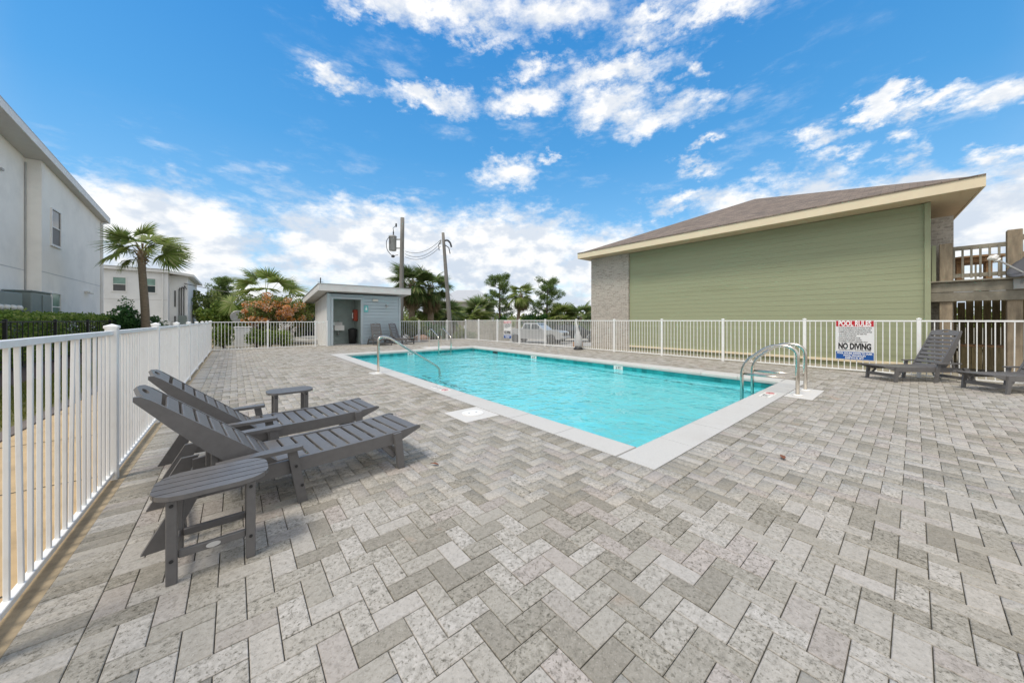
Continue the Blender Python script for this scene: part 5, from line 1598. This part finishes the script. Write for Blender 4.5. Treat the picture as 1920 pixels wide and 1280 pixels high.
# ---- left side: hedge, shrub, trees
t = thing('clipped_hedge', 'clipped green hedge along the white house behind the black iron fence', 'hedge', (-4.9, 17, 0))
n = 26000
pts = np.stack([rng.uniform(-5.35, -4.42, n), 8.2 + 17.9 * rng.random(n), rng.uniform(.05, 1.38, n)], 1)
sidex = rng.random(n)
pts[:, 0] = np.where(sidex < .45, -4.42 + rng.normal(0, .05, n), pts[:, 0])
topm = (sidex >= .45) & (sidex < .85)
pts[:, 2] = np.where(topm, 1.36 + rng.normal(0, .05, n), pts[:, 2])
pts[:, 2] += .06 * np.sin(pts[:, 1] * 2.1) + .04 * np.sin(pts[:, 1] * 5.3)
pts[:, 0] += .07 * np.sin(pts[:, 1] * 3.1 + pts[:, 2] * 4)
v, f = quads(pts, 0, .085, 1.7, .5)
link('foliage', np_mesh('foliage', v - np.array((-4.9, 17, 0)), f, MT['hedge']), t)
b = MB()
for k in range(45): b.tube([(-4.9 + random.uniform(-.2, .2), 8.4 + k * .4, -.03), (-4.9 + random.uniform(-.3, .3), 8.4 + k * .4 + random.uniform(-.15, .15), 1.1)], [.02, .008], 5)
part('stem', b, MT['bark'], t)
shrub('evergreen_shrub', 'dark green pointed shrub between the white house and the single palm', 'shrub', (-4.0, 23.9, 0), crown_clumps((-3.95, 24.0, .95), (.55, .55, .95), 30, .34, 170, .9, 3) + [((-3.98, 23.95, 1.95), (.30, .30, .42), 150), ((-4.3, 23.8, 1.3), (.4, .4, .5), 160)], .10, 'dkshrub', None, 5)
shrub('evergreen_shrub', 'low dark shrub right behind the single palm trunk', 'shrub', (-3.0, 24.9, 0), crown_clumps((-3.0, 24.9, .75), (.45, .45, .7), 16, .3, 150, .9, 4), .10, 'dkshrub', None, 3)
LT = 'trees beyond the far left fence corner'
for k, (x, y, z, w, h, s, m) in enumerate([(-2.2, 46, 2.6, 2.3, 2.2, 'olive tree beside the second white house wall', 'mixed'), (.9, 44, 2.2, 2.2, 1.9, 'rounded olive tree left of the arching palm', 'mixed'), (3.3, 42, 2.0, 2.0, 1.7, 'olive tree half hidden by the arching palm', 'mixed'), (-.8, 36, 1.5, 1.5, 1.2, 'bright yellow green bush in front of the olive trees', 'ylshrub'), (6.0, 38, 2.0, 1.8, 1.6, 'olive tree behind the pool house', 'mixed')]):
    tt = thing('broadleaf_tree', s, 'tree', (x, y, -.05), 0, LT)
    cl = crown_clumps((x, y, z), (w, w, h), 46, .60, 170, .8, 80 + k)
    leaves_obj('crown', cl, .20, m, tt)
    b = MB().tube([(x, y, -.1), (x + .1, y, z * .5), (x, y, z)], [.16, .12, .06], 8)
    for j in range(6):
        c = cl[j * 5][0]; b.tube([(x + .05, y, z * .55), tuple((np.array((x, y, z * .8)) + c) / 2), tuple(c)], [.07, .04, .015], 6)
    part('trunk', b, MT['bark'], tt)
pine_tree('thin dark pine rising behind the second white house', (-1.0, 50, -.1), 5.9, 1.4, 21)
# orange flowering shrub by the pool house
t = thing('flowering_shrub', 'large round shrub covered in orange blossom left of the pool house', 'shrub', (1.9, 21.9, 0))
cl = crown_clumps((2.0, 22.0, 1.5), (2.0, 1.1, .98), 66, .42, 190, .8, 5) + crown_clumps((1.9, 21.9, .7), (1.6, .9, .5), 20, .4, 150, .8, 6)
leaves_obj('foliage', cl, .10, 'mixed', t)
bl = crown_clumps((2.0, 21.75, 1.62), (2.0, 1.15, 1.0), 84, .22, 105, .8, 7)
leaves_obj('blossom', bl, .085, 'bloom', t, 1.2, .9)
b = MB()
for k in range(9): b.tube([(1.9 + random.uniform(-.15, .15), 21.9, -.03), tuple((np.array((1.9, 21.9, .4)) + cl[k * 5][0]) / 2), tuple(cl[k * 5][0])], [.04, .03, .012], 6)
part('stem', b, MT['bark'], t)
shrub('white_flowering_shrub', 'sparse shrub with white flowers behind the fence in front of the dark car', 'shrub', (2.0, 20.3, -.03), crown_clumps((2.0, 20.3, .65), (.5, .35, .5), 26, .14, 26, .8, 8), .085, 'pale', None, 8, 1.2)
HB = 'clipped shrubs behind the far left fence'
shrub('clipped_shrub', 'bright green clipped shrub behind the far left fence corner', 'shrub', (-.35, 19.6, 0), crown_clumps((-.35, 19.6, .55), (.42, .4, .42), 22, .26, 190, .9, 9), .075, 'ylshrub', HB)
for k, (x, s) in enumerate([(.75, 'yellowish clipped shrub right of the pale utility box'), (1.25, 'green clipped shrub in the middle of the far left fence'), (1.8, 'green clipped shrub nearest the white flowering shrub')]):
    shrub('clipped_shrub', s, 'shrub', (x, 19.3 + .1 * k, 0), crown_clumps((x, 19.3 + .1 * k, .40), (.36, .34, .30), 18, .24, 170, .9, 12 + k), .07, 'ylshrub' if k == 0 else 'hedge', HB)
# low planting behind the far right fence run
shrub('fence_bush', 'low green bush behind the far fence right of the pool house', 'bush', (8.6, 20.2, 0), crown_clumps((8.6, 20.2, .75), (1.3, .5, .6), 34, .35, 170, .8, 31), .10, 'mixed', None, 6)
shrub('fence_bush', 'low dark bush behind the far fence below the fan palms', 'bush', (10.3, 20.6, -.1), crown_clumps((10.1, 20.7, .40), (1.35, .55, .65), 42, .32, 160, .8, 32), .10, 'dkshrub', None, 6)
shrub('fence_bush', 'low brownish bush at the foot of the leaning utility pole', 'bush', (12.6, 20.3, -.3), crown_clumps((12.6, 20.3, .1), (.8, .6, .4), 20, .28, 140, .8, 33), .09, 'mixed', None, 5)

# grass strip and the far woods
n = 26000
px = np.stack([rng.uniform(-3.28, -2.08, n), rng.uniform(2.5, 27, n), np.full(n, -.018)], 1)
hh = rng.uniform(.03, .085, n); a = rng.uniform(0, 2 * PI, n); le = rng.uniform(-.5, .5, (n, 2))
d = np.stack([np.cos(a), np.sin(a), np.zeros(n)], 1) * .006
tip = px + np.stack([le[:, 0] * hh, le[:, 1] * hh, hh], 1)
v = np.stack([px - d, px + d, tip], 1).reshape(-1, 3)
gr = tag(link('grass', np_mesh('grass', v, np.arange(3 * n).reshape(-1, 3), MT['grass'])), kind='stuff')
cl = []
for k in range(170):
    a = R(-75 + 190 * k / 170); rr = random.uniform(95, 125)
    x, y = rr * math.sin(a + .6), rr * math.cos(a + .6)
    cl.append(((x, y, random.uniform(-.5, 1.2)), (5, 5, random.uniform(2.4, 4.6)), 260))
v, f = quads(blob_points(cl), 0, .95, 1.5)
tag(link('distant_woods', np_mesh('distant_woods', v, f, MT['mixed'])), kind='stuff')

b = MB().lathe([(.02, -.03), (.42, -.02), (.46, .08), (.38, .22), (.2, .31), (.02, .33)], (0, 0, 0), 14)
b.v = [(x * (1 + .14 * math.sin(3 * math.atan2(y, x))) * 1.25 + 8.75, y * (1 + .1 * math.cos(4 * math.atan2(y, x))) + 19.35, z * (1 + .15 * math.sin(x * 5))) for x, y, z in b.v]
solo('boulder', b, MT['terra'], 'low tan boulder behind the far fence beside the pool house loungers', 'rock', (8.75, 19.35, 0), None, True)
